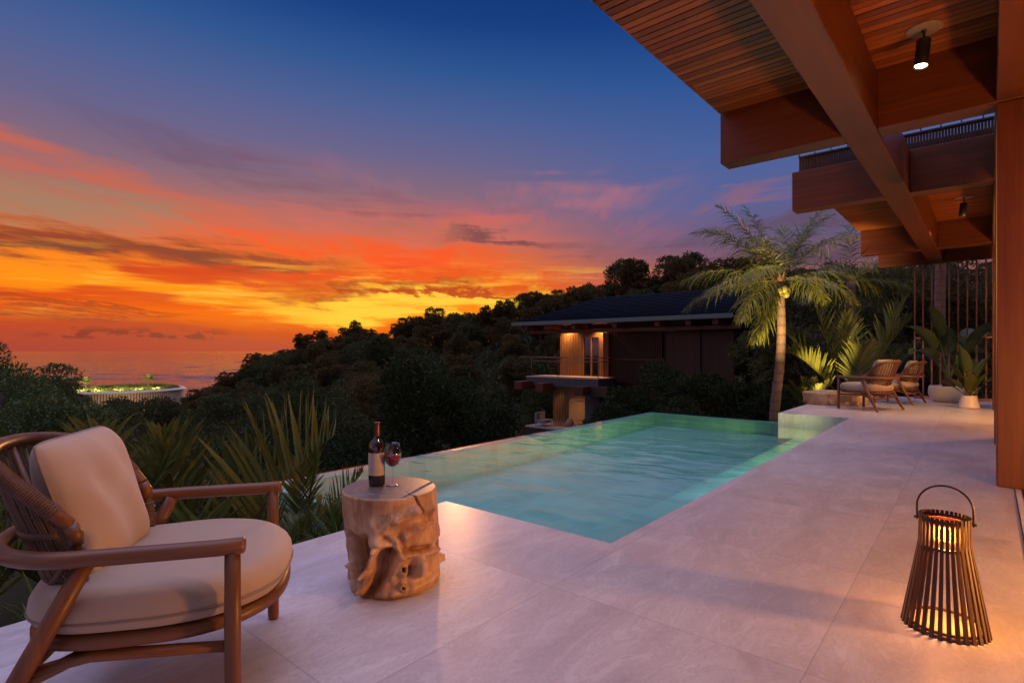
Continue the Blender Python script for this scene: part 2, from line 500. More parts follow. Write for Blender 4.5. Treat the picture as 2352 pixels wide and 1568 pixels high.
# ------------------------------------------------------------------ terrace, pool, water
def structure(o): o['kind'] = 'structure'; return o
WZ = -.28           # pool water level
mb = MB()
L = [(-8, 3.25), (3.035, 3.25), (3.035, 1.75), (11.5, 1.75), (11.5, 2.95), (15.2, 2.95), (17.75, 2.75), (17.75, -9), (-8, -9)]
mb.prism(L[::-1], -.62, 0)
structure(mb.build('terrace_floor', STONE, rz=DECK_ROT, bevel=.006))
mb = MB()      # the basin, open at the top
x0, x1, y0, y1 = 3.04, 12.25, 1.76, 5.88
zb = -.82
mb.add([(x0,y0,zb),(x1,y0,-.56),(x1,y1,-.56),(x0,y1,zb)], [(0,1,2,3)], 0, False)   # the floor shelves up to the far end
mb.add([(x0,y0,zb),(x0,y0,-.03),(x0,3.25,-.03),(x0,3.25,zb)], [(0,1,2,3)], 0, False)
mb.add([(x0,y0,zb),(x1,y0,zb),(x1,y0,-.03),(x0,y0,-.03)], [(0,1,2,3)], 0, False)
mb.box(x0, x1, y1, y1+.22, -3.2, WZ-.012)                        # infinity edge wall
mb.box(x1, x1+.22, 2.94, y1+.22, -3.2, WZ-.012)
mb.box(x0-.14, x0, 3.256, y1+.22, -3.2, WZ-.012)
mb.box(x0+.004, x1-.7, y0+.004, 2.66, zb, -.455)                   # long bench
mb.box(x0+.004, 4.95, 2.664, 3.14, zb, -.60); mb.box(x0+.004, 5.2, 3.144, 3.62, zb, -.71)   # steps
structure(mb.build('pool_basin', TILE, rz=DECK_ROT))
mb = MB()
n = 2
mb.add([(x0-.139,3.251,WZ),(x0-.139,y1+.219,WZ),(x1+.219,y1+.219,WZ),(x1+.219,2.95,WZ),(11.5,2.95,WZ),(11.5,y0,WZ),(x0,y0,WZ),(x0,3.251,WZ)], [tuple(range(7,-1,-1))], 0, False)
WATER = mat_water('pool_water_surface', (.80, .95, .96, 1), 1.6, .30, (1.0, .5, 1), .07)
structure(mb.build('pool_water', WATER, rz=DECK_ROT))

# ------------------------------------------------------------------ terrain and sea
def ridge_z(x):  # crown line of the wooded ridge against the sky, by bearing -> (distance, height)
    xs = [-60, 80, 250, 400, 470, 540, 620, 740, 860, 970, 1100, 1200, 1330, 1500, 1640, 1900, 2100, 2352, 2700]
    ys = [760, 800, 940, 935, 885, 845, 806, 758, 762, 724, 715, 668, 645, 602, 590, 590, 575, 550, 540]
    Ys = [52, 62, 190, 190, 185, 172, 155, 135, 125, 115, 102, 96, 90, 84, 78, 68, 60, 54, 50]
    Y = interp(x, xs, Ys); return Y, 1.2+(806-interp(x, xs, ys))/1265*Y
def ground_z(Xw, Yw):
    if Yw < .5: Yw = .5
    r = max(min(Xw/Yw, 1.25), -1.05); x = 1176+1265*r
    Yr, zr = ridge_z(x)
    zr -= 5.9
    vd = interp(r, [-1, -.85, -.72, -.45, -.2, .1, .25, .42, .6, .95], [-4, -7, -15.5, -12, -9.5, -8, -6, -3.2, -1.2, -.8])
    yv = interp(r, [-1, -.85, -.72, -.45, -.2, .1, .25, .42, .6, .95], [34, 40, 105, 75, 58, 52, 44, 30, 21, 17.8])
    if Yw < yv:
        n0 = interp(r, [-1, .3, .6], [-.95, -.9, -.6])
        z = n0+(vd-n0)*sstep(3.0, yv, Yw)
        if r < .3: z -= .55*sstep(5, 14, Yw)*(1-sstep(14, yv, Yw))
    elif Yw < Yr: z = vd+(zr-vd)*sstep(yv, Yr*1.02, Yw)**.9
    else: z = zr-(Yw-Yr)*.16
    z += noise.noise(Vector((Xw*.06, Yw*.06, 3)))*1.2*sstep(25, 60, Yw)
    if r < -.42 and Yw > 120:  # shore
        z = z+(-24-z)*sstep(150, 205, Yw)*sstep(-.42, -.56, r)
    return z
V = []; F = []
rs = np.concatenate([np.linspace(-3.2, -1.1, 14), np.linspace(-1.05, 1.35, 110), np.linspace(1.45, 2.6, 8)]); Ys = np.concatenate([np.linspace(.6, 20, 40), np.geomspace(21, 420, 70)])
for Y in Ys:
    for r in rs:
        z = ground_z(r*Y, Y)
        # keep the earth below the terrace and clear of the basin
        a = r*Y*.645+Y*.764; c = -.764*r*Y+.645*Y
        if -9 < a < 18.2 and c < 6.6: z = min(z, -1.3) if c < 3.3 or a > 2.5 else z
        V.append((r*Y, Y, z))
m_ = len(rs)
F = [(i*m_+j, i*m_+j+1, (i+1)*m_+j+1, (i+1)*m_+j) for i in range(len(Ys)-1) for j in range(m_-1)]
GROUND = mat_ground()
structure(np_mesh('hillside_ground', np.array(V), np.array(F), [GROUND]))
# the sea: real swell where it is seen, flat far out
rows = []
ys = 1.0/np.linspace(1/205.0, 1/9000.0, 420)
xs = np.linspace(-1.15, -.30, 230)
for Y in ys:
    k = min(1, 900/Y); row = []
    for r in xs:
        Xw = r*Y
        h = .42*noise.noise(Vector((Xw/34, Y/11, 1)))+.60*noise.noise(Vector((Xw/110, Y/36, 5)))+1.0*noise.noise(Vector((Xw/420, Y/120, 9)))*min(1, Y/700)
        row.append((Xw, Y, -20+h*2.2*(.35+.65*k)))
    rows.append(row)
mb = MB(); mb.grid(rows)
mb.add([(-90000,9000,-20.3),(-60,9000,-20.3),(60000,9000,-20.3),(60000,80000,-20.3),(-90000,80000,-20.3)], [(0,1,2,3,4)], 0, False)
mb.add([(-2700,9000,-20.8),(-10350,9000,-20.8),(-236,205,-20.8),(-61.5,205,-20.8)], [(0,1,2,3)], 0, False)
structure(mb.build('sea', mat_sea()))
mb = MB()   # the pond glimpsed in the valley
pts = [(1150+18*math.cos(t)*(1+.3*math.sin(3*t)), 0) for t in np.linspace(0, 6.28, 20)]
P = []
for t in np.linspace(0, 2*math.pi, 24, endpoint=False):
    P.append((.2+6.5*math.cos(t)*(1+.2*math.sin(2*t)), 46+8*math.sin(t)))
mb.prism(P, -8.3, -7.1)
structure(mb.build('valley_pond', mat_water('pond_surface', (.1, .25, .25, 1), 1.2, .15)))
# ------------------------------------------------------------------ the timber house with its terrace roof
ZB, ZC = 3.40, 4.0
house = empty('timber_house', at(6.5, -.05, HOUSE_ROT), HOUSE_ROT, 'timber beach house with broad red-brown beams and slatted ceilings over the terrace', 'house')
OX, OY = 6.5, -.05
def hb(name, mat, boxes, bev=.008, label=None):
    mb = MB()
    for b in boxes: mb.box(b[0]-OX, b[1]-OX, b[2]-OY, b[3]-OY, b[4], b[5])
    o = mb.build(name, mat, house, bevel=bev)
    if label: o['label'] = label
    return o
EDGE = 2.36
LB0, LB1 = .84, 1.14     # long beam
beams = [(3.9-2.0, 2.18), (6.5, 6.78), (9.42, 9.70), (14.85, 15.13), (17.2, 17.48)]
lefts = [2.40, 2.39, 2.34, 2.24, 2.2]
for (a0, a1), e in zip(beams, lefts):
    hb('cross_beam', BEAM['y'], [(a0, a1, LB1+.002, e, ZB, ZC+.0), (a0, a1, -1.1, LB0-.002, ZB, ZC)])
hb('long_beam', BEAM['x'], [(1.9, 17.48, LB0, LB1, ZB-.003, ZC)])
hb('edge_beam', BEAM['x'], [(-3, 6.49, -1.1, -.048, ZB+.004, ZC), (6.79, 9.41, -1.1, -.048, ZB+.004, ZC), (9.71, 14.84, -1.1, -.048, ZB+.004, ZC)])
for a in (6.5, 9.42, 14.85):
    hb('pillar', PILLAR, [(a+.003, a+.62, -.62, -.05, 0, ZB-.002)], .01)
# ceilings: boards with real gaps between them
def ceiling(a0, a1, c0, c1):
    mb = MB(); W = .088; x = math.ceil(a0/W)*W
    while x+W < a1:
        mb.box(x+.008-OX, x+W-.008-OX, c0-OY, c1-OY, ZC-.045, ZC-.012); x += W
    mb.build('slatted_ceiling', CEIL, house)
    hb('ceiling_backing', BLACK, [(a0, a1, c0, c1, ZC-.010, ZC+.12)], 0)
for a0, a1 in ((2.19, 6.49), (9.71, 14.84), (15.14, 17.19)):
    ceiling(a0, a1, LB1+.003, 2.37 if a0 < 3 else 2.27 if a0 < 10 else 2.2)
    ceiling(a0, a1, -.05, LB0-.003)
hb('roof_slab', DARKWOOD, [(1.9, 6.77, -9, 2.36, ZC+.122, ZC+.30), (9.72, 17.5, -9, 2.2, ZC+.122, ZC+.18)], .01)
# upper balcony above the second bay: battens, capping, glass posts
mb = MB()
y = -1.0
while y < 2.24:
    mb.box(9.50-OX, 9.53-OX, y-OY, y+.028-OY, ZC+.004, ZC+.215); y += .034
mb.build('balcony_battens', DARKWOOD, house)
hb('balcony_capping', DARKWOOD, [(9.47, 9.56, -1.1, 2.26, ZC+.217, ZC+.245)], .004)
mb = MB()
for k in range(16):
    y = -1.05+k*.22
    mb.box(9.50-OX, 9.515-OX, y-OY, y+.014-OY, ZC+.246, ZC+.60)
mb.box(9.49-OX, 9.525-OX, -1.1-OY, 2.2-OY, ZC+.602, ZC+.63)
mb.build('balcony_railing', BLACK, house)
hb('stone_coping', CONC, [(9.60, 9.71, 2.0, 2.2, ZC+.13, ZC+.235)], .006)
# the room behind the terrace, sliding doors open: only its track shows in the photograph
hb('room_wall', PILLAR, [(-3, 9.4, -6.3, -6.0, 0, ZC+.12), (9.42, 9.6, -5.99, -.66, 0, ZB)], .01)
hb('room_ceiling', CEIL, [(-3, 9.4, -5.99, -1.12, ZC-.04, ZC+.12)], 0)
hb('door_track', BLACK, [(-3, 6.48, -.170, -.164, .002, .005), (-3, 6.48, -.235, -.212, .002, .007), (-3, 6.48, -.285, -.279, .002, .005)], 0)
hb('door_track_plate', WHITE, [(-3, 6.48, -.210, -.172, .001, .004), (-3, 6.48, -.277, -.237, .001, .004)], 0)

# spotlights on the ceiling
def rot_to(d):
    return Vector((0, 0, -1)).rotation_difference(Vector(d).normalized()).to_euler()
def spotlight(a, c, aim, label, power, on=1.0, cone=95, blend=.8):
    loc = at(a, c, HOUSE_ROT); loc.z = ZC-.046
    root = empty('ceiling_spotlight', loc, 0, label, 'spotlight', 'black cylinder spotlights on the slatted ceiling')
    mb = MB(); mb.lathe([(.0, 0), (.13, 0), (.13, -.012), (.125, -.016), (0, -.016)], 40); mb.build('canopy', CANOPY, root)
    mb = MB(); mb.tube([(0,0,-.014), (0,0,-.11)], .009, 10); mb.lathe([(.0,-.012),(.02,-.014),(.02,-.03),(0,-.034)], 16); mb.build('stem', BLACK, root)
    d = (Vector(aim)-(loc+Vector((0,0,-.2)))).normalized()
    tilt = Vector((d.x*.42, d.y*.42, -1)).normalized()
    p0 = Vector((0,0,-.10)); p1 = p0+tilt*.235
    mb = MB(); mb.tube([p0, p0+tilt*.004, p1-tilt*.002, p1], [.047,.052,.052,.050], 32, cap=False)
    mb.tube([p0-tilt*.001, p0], [.047,.047], 32); b = mb.build('lamp_body', BLACK, root)
    mb = MB(); q = p1-tilt*.014; mb.tube([q, q+tilt*.003], .047, 32)
    mb.build('lens', M_emit('spot_lens', (1.0, .78, .45), 16*on), root)
    l = bpy.data.lights.new('spot_beam', 'SPOT'); l.energy = power; l.color = (1.0, .63, .30); l.spot_size = R(cone); l.spot_blend = blend
    l.shadow_soft_size = .05
    lo = bpy.data.objects.new('spot_beam', l); COL.objects.link(lo); lo.parent = root
    lo.location = p1+tilt*.03; lo.rotation_euler = rot_to(d)
    return root
CANOPY = M_plain('spot_canopy', (.22, .16, .12), .5, .1)
spotlight(5.86, .42, (2.1, 4.3, 0), 'lit black cylinder spotlight hanging close to the big pillar', 60)
spotlight(12.75, .34, (8.2, 12.0, 0), 'small dim cylinder spotlight above the far armchairs', 260, .35, 105)
spotlight(2.6, .42, (-1.1, 2.3, .3), 'added unseen cylinder spotlight over the near end of the terrace', 70)  # added out of view to throw warm light on the near chair

# unseen globe lamps, added at the right to warm the terrace and roof underside
def added_floor_lamp(a, c, z, power, label):
    loc = at(a, c, HOUSE_ROT)
    root = empty('added_floor_lamp', loc, 0, label, 'floor lamp', 'unseen globe lamps added along the house')
    mb = MB(); mb.lathe([(.001,-.16)]+[(.16*math.sin(t), -.16*math.cos(t)) for t in np.linspace(.15, 3.0, 16)]+[(.001,.16)], 24, (0,0,z))
    g = mb.build('globe', M_emit('lamp_globe', (1.0, .39, .09), power), root)
    mb = MB(); mb.tube([(0,0,.02),(0,0,z-.155)], .012, 8); mb.build('pole', BLACK, root)
    mb = MB(); mb.lathe([(0,0),(.16,0),(.16,.02),(0,.022)], 24); mb.build('foot', BLACK, root)
added_floor_lamp(3.6, -1.7, .55, 430, 'added unseen globe lamp nearest the slatted lantern')
added_floor_lamp(7.4, -2.3, 1.2, 80, 'added unseen globe lamp behind the big pillar')
added_floor_lamp(12.4, -1.7, 1.3, 400, 'added unseen globe lamp on the far terrace behind the pillar')

# ------------------------------------------------------------------ rod screen at the terrace end
ROD = M_plain('copper_rod', (.46, .17, .075), .4, .1, 10)
scr = empty('rod_screen', at(17.3, 0, HOUSE_ROT), HOUSE_ROT, 'tall screen of thin copper coloured rods closing the far end of the terrace', 'screen')
mb = MB(); mb.box(-.05,.05,-4,1.45,0,.06); mb.box(-.12,.12,-4.02,1.47,-.3,-.001); mb.build('base_rail', ROD, scr, bevel=.004)
mb = MB(); mb.box(-.022,.022,-4,1.44,1.505,1.55); mb.build('middle_rail', ROD, scr, bevel=.003)
rod = None
k = 0; c = 1.43
while c > -1.6:
    if rod is None:
        mb = MB(); mb.tube([(0,0,.061),(0,0,1.504)], .0165, 12); mb.tube([(0,0,1.551),(0,0,ZB+.4)], .0165, 12); rod = mb.build('rod', ROD, scr)
        rod.location = (0, c, 0)
    else:
        q = rod.copy(); COL.objects.link(q); q.location = (0, c, 0)
    c -= .172
# ------------------------------------------------------------------ armchairs
OAKX = M_wood('chair_oak_lengthwise', (.085, .030, .011), (.215, .085, .030), 'x', 1, .40, 42)
OAKZ = M_wood('chair_oak_upright', (.085, .030, .011), (.215, .085, .030), 'z', 1, .42, 42)
CORD = M_plain('brown_cord', (.10, .050, .030), .6, .25, 40, bump_=.2, bscale=300)
def mat_fabric(name, col):
    m, nt, p = new_mat(name); c = coord(nt)
    w1 = nt.nodes.new('ShaderNodeTexWave'); w1.inputs['Scale'].default_value = 260; link(nt, c, w1.inputs['Vector'])
    w2 = nt.nodes.new('ShaderNodeTexWave'); w2.bands_direction = 'Y'; w2.inputs['Scale'].default_value = 260; link(nt, c, w2.inputs['Vector'])
    n = noise_(nt, c, 5, 4); f = noise_(nt, c, 240, 3, .7)
    setin(nt, p, 'Base Color', ramp(nt, n*.5+f*.5, [(.3, tuple(x*.88 for x in col)), (.7, col)]))
    p.inputs['Roughness'].default_value = .85; p.inputs['Sheen Weight'].default_value = .25; p.inputs['Specular IOR Level'].default_value = .2
    soft = noise_(nt, c, 7, 3, .5)
    h = (X(nt, w1.outputs['Fac'])+X(nt, w2.outputs['Fac']))*.03+soft*.6
    setin(nt, p, 'Normal', bump(nt, h, .25, .02))
    return m
FAB = mat_fabric('cushion_linen', (.42, .315, .235))
PIPE = mat_fabric('cushion_piping', (.24, .18, .14))
def superell(hx, hy, n, k, cx=0):
    t = 2*math.pi*k
    c, s = math.cos(t), math.sin(t)
    return (cx+hx*math.copysign(abs(c)**(2/n), c), hy*math.copysign(abs(s)**(2/n), s))
def chair_outline(n, off=0.0):
    """D-shaped plan of the seat: bulging front, squarer back"""
    out = []
    for k in range(n):
        t = 2*math.pi*k/n; c, s = math.cos(t), math.sin(t)
        e = 2.5 if c > 0 else 3.2
        hx = (.385 if c > 0 else .36)-off; hy = .375-off
        out.append((-.275+hx*math.copysign(abs(c)**(2/e), c), hy*math.copysign(abs(s)**(2/e), s)))
    return out
def make_chair(loc, rz, label, group, scale=1.0):
    root = empty('lounge_chair', loc, rz, label, 'armchair', group, scale)
    # arm ring
    r = .0255; path = [(.028, -.385, .588)]
    for x in (-.05, -.15, -.25, -.34): path.append((x, -.388, .586))
    for t in np.linspace(-math.pi/2, math.pi/2, 25)[1:-1]:
        path.append((-.36-.385*abs(math.cos(t))**.85, .388*math.copysign(abs(math.sin(t))**.8, math.sin(t)), .585))
    path += [(x, .388, .586) for x in (-.34, -.25, -.15, -.05)]+[(.028, .385, .588)]
    mb = MB(); mb.tube([(.034,-.385,.588)]+path+[(.034,.385,.588)], [r*.8]+[r]*len(path)+[r*.8], 18)
    mb.build('arm_rail', OAKX, root)
    for s in (-1, 1):
        mb = MB(); mb.tube([(.0, s*.385, 0), (.0, s*.385, .02), (-.002, s*.385, .30), (-.002, s*.385, .578)], [.020, .0235, .0245, .0235], 18); mb.build('leg', OAKZ, root)
        mb = MB(); mb.tube([(-.70, s*.40, 0), (-.69, s*.398, .02), (-.55, s*.388, .28), (-.40, s*.375, .575)], [.017, .021, .027, .025], 18); mb.build('leg', OAKZ, root)
        mb = MB(); mb.tube([(-.585, s*.390, .225), (-.42, s*.30, .275), (-.36, s*.27, .285)], [.018, .02, .018], 12)
        mb.tube([(-.54, s*.37, .262), (-.40, s*.345, .278), (-.0, s*.378, .272)], [.018, .022, .02], 12, flat=.8); mb.build('side_stretcher', OAKX, root)
    mb = MB(); mb.tube([(-.585, -.392, .235), (-.61, 0, .215), (-.585, .392, .235)], .018, 12); mb.tube([(-.36, -.28, .285), (-.36, .28, .285)], .018, 12); mb.build('rear_stretcher', OAKX, root)
    # seat frame
    N = 64; o1 = chair_outline(N, -.004); o2 = chair_outline(N, .05)
    mb = MB()
    rows = [[(x,y,.300) for x,y in chair_outline(N, .012)], [(x,y,.309) for x,y in o1], [(x,y,.337) for x,y in o1], [(x,y,.345) for x,y in chair_outline(N,.01)], [(x,y,.345) for x,y in o2], [(x,y,.300) for x,y in o2], [(x,y,.300) for x,y in chair_outline(N, .012)]]
    mb.grid(rows, closed=True); mb.build('seat_frame', OAKX, root)
    # cushion
    prof = [(.06,.346),(.026,.347),(.006,.354),(-.004,.370),(-.009,.386),(-.010,.398),(-.006,.428),(.006,.452),(.026,.470),(.06,.481),(.11,.487),(.18,.491),(.26,.493),(.33,.494)]
    mb = MB(); mb.grid([[(x+.004*noise.noise(Vector((x*7,y*7,z*9))), y+.005*noise.noise(Vector((x*6+9,y*6,z*14))), z+.007*noise.noise(Vector((x*4.5+2,y*4.5,1)))*(z > .44)) for x,y in chair_outline(N, o)] for o, z in prof], closed=True)
    mb.add([(x,y,prof[-1][1]) for x,y in chair_outline(N, .33)], [tuple(range(N))]); cu = mb.build('seat_cushion', FAB, root)
    mb = MB(); mb.tube([(x,y,.388) for x,y in chair_outline(96, -.0105)], .0048, 6, closed=True); mb.build('piping', PIPE, cu)
    # back shell: top hoop, lower hoop, cords between
    top = spline([(-.485,-.285,.66),(-.555,-.305,.74),(-.64,-.295,.81),(-.72,-.23,.858),(-.775,-.12,.880),(-.79,0,.886),(-.775,.12,.880),(-.72,.23,.858),(-.64,.295,.81),(-.555,.305,.74),(-.485,.285,.66)], 91)
    low = spline([(-.468,-.285,.60),(-.46,-.28,.48),(-.475,-.255,.37),(-.505,-.20,.285),(-.53,-.10,.235),(-.535,0,.222),(-.53,.10,.235),(-.505,.20,.285),(-.475,.255,.37),(-.46,.28,.48),(-.468,.285,.60)], 91)
    hr = [.0215]*91
    mb = MB(); mb.tube(top, .0225, 16)
    for e, j in ((0, 0), (90, 90)):
        mb.tube([top[e], (Vector(top[e])+Vector(low[j]))/2+Vector((.006,0,0)), low[j]], [.0225,.024,.021], 16)
    mb.build('back_hoop', OAKX, root)
    mb = MB(); mb.tube(low, .015, 12); mb.build('lower_hoop', CORD, root)
    for s in (0, 1):     # cord wound round both flanks of the hoop
        seg = top[5:24] if s == 0 else top[67:86]
        P = spline(seg, 150); mb = MB(); mb.tube(P, [.0245+.0028*math.sin(i*2*math.pi/5) for i in range(150)], 14)
        seg = low[2:18] if s == 0 else low[73:89]
        P = spline(seg, 110); mb.tube(P, [.0235+.0028*math.sin(i*2*math.pi/5) for i in range(110)], 14)
        mb.build('cord_wrap', CORD, root)
    mb = MB(); bandpts = {.40: [], .72: []}
    n = 58
    for k in range(n):
        i = int(7+(76)*k/(n-1)); a, b = Vector(top[i]), Vector(low[i])
        mid = (a+b)/2+Vector((-.035, 0, 0))*(1-abs(k/(n-1)-.5)*1.6)
        mid.y *= 1.04
        P = [a*(1-t)**2+mid*2*t*(1-t)+b*t*t for t in np.linspace(0, 1, 9)]
        mb.tube(P, .0035, 6, cap=False)
        for t in bandpts: bandpts[t].append(a*(1-t)**2+mid*2*t*(1-t)+b*t*t)
    mb.build('back_cords', CORD, root)
    for t, P in bandpts.items():
        mb = MB(); mb.tube(P, .0085, 8, flat=1.3); mb.build('back_band', CORD, root)
    mb = MB(); a, b = Vector((-.79,0,.886)), Vector((-.535,0,.222))
    mb.tube([a, (a+b)/2+Vector((-.012,0,0)), b], .012, 10); mb.build('back_spine', OAKZ, root)
    return root
def make_cushion(root_loc, rz, label, scale=1.0, sz=.5, T=.085):
    """throw cushion leaning on the chair back; same frame as its chair"""
    n = 36; rows_t = []; rows_b = []
    bot = Vector((-.455, 0, .452)); topc = Vector((-.60, 0, .90)); ax = (topc-bot).normalized()
    nrm = Vector((ax.z, 0, -ax.x))
    def pt(u, v, sgn):
        k = max(0, (1-abs(u)**3.2)*(1-abs(v)**3.2))**.5
        wr = .006*math.sin(7*u+3*v)*k+.008*noise.noise(Vector((u*2.3, v*2.3, sgn)))*k
        cr = (abs(u*v))**6; uu = u*(1-.012*(1-v*v)-.05*cr); vv = v*(1-.012*(1-u*u)-.05*cr)
        c = bot+ax*(sz/2)*(1+vv)*.96
        return c+Vector((0, uu*sz/2, 0))+nrm*(sgn*T*k+wr*sgn)
    us = [math.sin(x)/math.sin(1.35) for x in np.linspace(-1.35, 1.35, n)]
    mb = MB()
    mb.grid([[pt(u, v, 1) for u in us] for v in us]); mb.grid([[pt(u, v, -1) for u in us[::-1]] for v in us])
    o = mb.build('throw_cushion', FAB, None, root_loc, rz); o.scale = (scale,)*3
    tag(o, label, 'cushion', 'throw cushions on the armchairs')
    per = [pt(u, -1, 1) for u in us]+[pt(1, v, 1) for v in us[1:]]+[pt(u, 1, 1) for u in us[::-1][1:]]+[pt(-1, v, 1) for v in us[::-1][1:-1]]
    mb = MB(); mb.tube(per, .0042, 6, closed=True); mb.build('piping', PIPE, o)
    return o
CH = 'oak lounge chairs with corded backs'
c1 = make_chair((-.975, 2.105, 0), R(14.8), 'big oak armchair with cream seat cushion in the near corner of the terrace', CH)
make_cushion((-.975, 2.105, 0), R(14.8), 'square cream cushion leaning in the nearest armchair by the palms')
CHAIR_A = ((7.22, 11.72, 0), R(117), 1.13); CHAIR_B = ((8.75, 13.05, 0), R(128), 1.08)
for (loc, rz, sc), lab, cl in ((CHAIR_A, 'far armchair seen from behind, its back nearest the pool', 'cream cushion in the far armchair nearest the pool'),
                          (CHAIR_B, 'farthest armchair, half hidden behind another one beside the bowl planter', 'cream cushion in the farthest armchair by the rod screen')):
    q = copy_tree(c1); q.location = loc; q.rotation_euler = (0, 0, rz); q.scale = (sc,)*3; q['label'] = lab
    make_cushion(loc, rz, cl, sc)

# ------------------------------------------------------------------ carved root stool
def mat_root_wood():
    m, nt, p = new_mat('root_wood'); c = coord(nt)
    warp = noise_(nt, mapping(nt, c, (1, 1, .55)), 4.5, 4, .55, 1.8)
    rings = (warp*26).f('SINE')*.5+.5
    fine = noise_(nt, mapping(nt, c, (1, 1, .15)), 70, 5, .65)
    big = noise_(nt, c, 6, 4, .6)
    f = rings*.10+fine*.25+big*.65
    col = ramp(nt, f, [(.28, (.17, .08, .036)), (.44, (.40, .21, .10)), (.58, (.55, .33, .175)), (.75, (.66, .45, .26))])
    st = noise_(nt, mapping(nt, c, (1, 1, .6), (0,0,0), (3,1,4)), 9, 5, .65, .8)
    x, y, z = sep(nt, c)
    stain = st.sm(.60, .70)*z.sm(.36, .24)
    col = mixc(nt, stain*.75, col, (.075, .032, .014))
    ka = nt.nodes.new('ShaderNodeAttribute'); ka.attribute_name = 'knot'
    col = mixc(nt, X(nt, ka.outputs['Fac']).sm(.25, .85)*.9, col, (.05, .022, .010))  # knots, slit and crack: shade painted dark into the recesses
    setin(nt, p, 'Base Color', col); setin(nt, p, 'Roughness', fine*.2+.36)
    setin(nt, p, 'Normal', bump(nt, fine*.7+rings*.3+big*.4, .4, .006))
    return m
def mat_root_top():
    m, nt, p = new_mat('root_top_sky_grey'); c = coord(nt)  # same wood as the sides, with the sky reflection put into its grey
    x, y, z = sep(nt, c)
    rad = ((x-.02)*(x-.02)+(y+.03)*(y+.03)).f('SQRT')
    w = noise_(nt, c, 5, 3)
    ring = ((rad+w*.05)*130).f('SINE')*.5+.5
    fine = noise_(nt, c, 60, 5, .65)
    col = ramp(nt, ring*.15+fine*.3+w*.55, [(.3, (.085, .070, .064)), (.7, (.17, .145, .13))])
    setin(nt, p, 'Base Color', col); setin(nt, p, 'Roughness', fine*.2+.32)
    return m
SX, SY = -.645, 2.9
def make_stool():
    H = .485; NA, NZ = 420, 170
    view = math.atan2(-SY, -SX)            # towards the photographer's side
    strokes = []
    def conv(px, py):
        cx = 715+(py-700)*.07; R0 = 350
        s = max(-1, min(1, (px-cx)/R0)); ph = math.asin(s)
        yt = 595+85*math.cos(ph); yb = 1330+105*math.cos(ph)
        return ph*.245, H*(1-(py-yt)/(yb-yt))
    def S(x0, y0, x1, y1, w, amp, sharp=1.0):
        strokes.append((*conv(x0, y0), *conv(x1, y1), w*.00069, amp, sharp))
    # raised flowing bands
    S(690,905,760,840,30,.014); S(760,840,880,775,42,.016); S(880,775,985,760,40,.016); S(985,770,1000,870,26,.014); S(1000,870,900,905,26,.012)
    S(900,905,820,960,30,.014); S(820,960,840,1090,26,.012); S(620,880,660,1000,48,.020); S(600,1000,720,985,42,.026)
    S(645,1040,600,1200,20,.052,1.2); S(600,1200,560,1345,26,.050,1.2); S(455,1165,490,1215,17,.030,1.3)
    S(760,1000,800,1110,26,.022); S(790,1100,740,1260,34,.020); S(830,1100,1060,1105,26,.016)
    S(820,1175,822,1240,30,.024); S(925,1180,915,1240,42,.044,1.6); S(1100,1180,1100,1195,26,.030,1.5); S(825,1350,827,1352,24,.022,1.4)
    S(730,800,700,880,9,.012); S(560,1380,760,1400,40,.016); S(760,1390,1080,1290,30,.012)
    # hollows
    S(540,1000,520,1200,52,-.062); S(575,1150,545,1300,28,-.048); S(700,1090,690,1230,40,-.050); S(660,1280,600,1380,34,-.042)
    S(750,1075,730,1090,22,-.040); S(375,760,385,920,34,-.030); S(440,940,520,1040,30,-.034); S(820,1075,1000,1075,20,-.026); S(690,960,750,1000,20,-.022)
    S(820,1195,821,1215,11,-.03,1.6); S(880,1215,885,1250,20,-.040); S(1090,985,1060,1070,13,-.05,1.5); S(1104,1185,1104,1192,11,-.03,1.5); S(825,1350,826,1352,10,-.028,1.5)
    S(880,640,900,720,7,-.055,2); S(900,720,926,800,7,-.045,2)
    S(330,1000,380,1420,95,-.055); S(345,1080,345,1420,70,-.05)
    knots_or_shade = []
    A = np.array(strokes)
    P = []
    for i in range(NZ+1):
        z = H*i/NZ; row = []
        for k in range(NA):
            th = 2*math.pi*k/NA
            ph = (th-view+math.pi) % (2*math.pi)-math.pi        # + = to the right seen from the terrace corner
            s_ = ph*.245
            lo = 1-sstep(.19, .34, z+.03*math.sin(ph*3+1))
            rad = .247-.012*sstep(.3, 0, z)
            rad += .006*math.sin(2*ph+.6)
            d = 0; kn = 0
            if abs(ph) < 1.75:
                vx, vz = A[:,2]-A[:,0], A[:,3]-A[:,1]
                L2 = vx*vx+vz*vz+1e-9
                t = np.clip(((s_-A[:,0])*vx+(z-A[:,1])*vz)/L2, 0, 1)
                dd = np.sqrt((s_-A[:,0]-t*vx)**2+(z-A[:,1]-t*vz)**2)/A[:,4]
                w_ = np.exp(-dd**(2*A[:,6])); d = float(np.sum(A[:,5]*w_))*1.5; kn = float(np.sum(w_*(A[:,4] < .0105)*(A[:,5] < 0)))  # mask of the narrow hollows that get painted shade
            else:
                d = -.045*lo*max(0, noise.noise(Vector((math.cos(th)*2.4, math.sin(th)*2.4, z*5))))*2
            q = Vector((math.cos(th)*1.6, math.sin(th)*1.6, z*6))
            d += lo*(.016*noise.noise(q*1.6+Vector((3,0,0)))+.008*noise.noise(q*4))+.0035*noise.noise(q*1.2)
            rad += d
            edge = min(1, (H-z)/.012); rad -= .008*(1-edge)**2
            rad -= .008*max(0, 1-z/.012)
            knots_or_shade.append(min(1, kn))
            row.append((rad*math.cos(th)+.02*(1-z/H)*math.cos(view+1.57), rad*math.sin(th)+.02*(1-z/H)*math.sin(view+1.57), z))
        P.append(row)
    mb = MB(); mb.grid(P, 0, closed=True)
    ring = P[-1]; rows = []
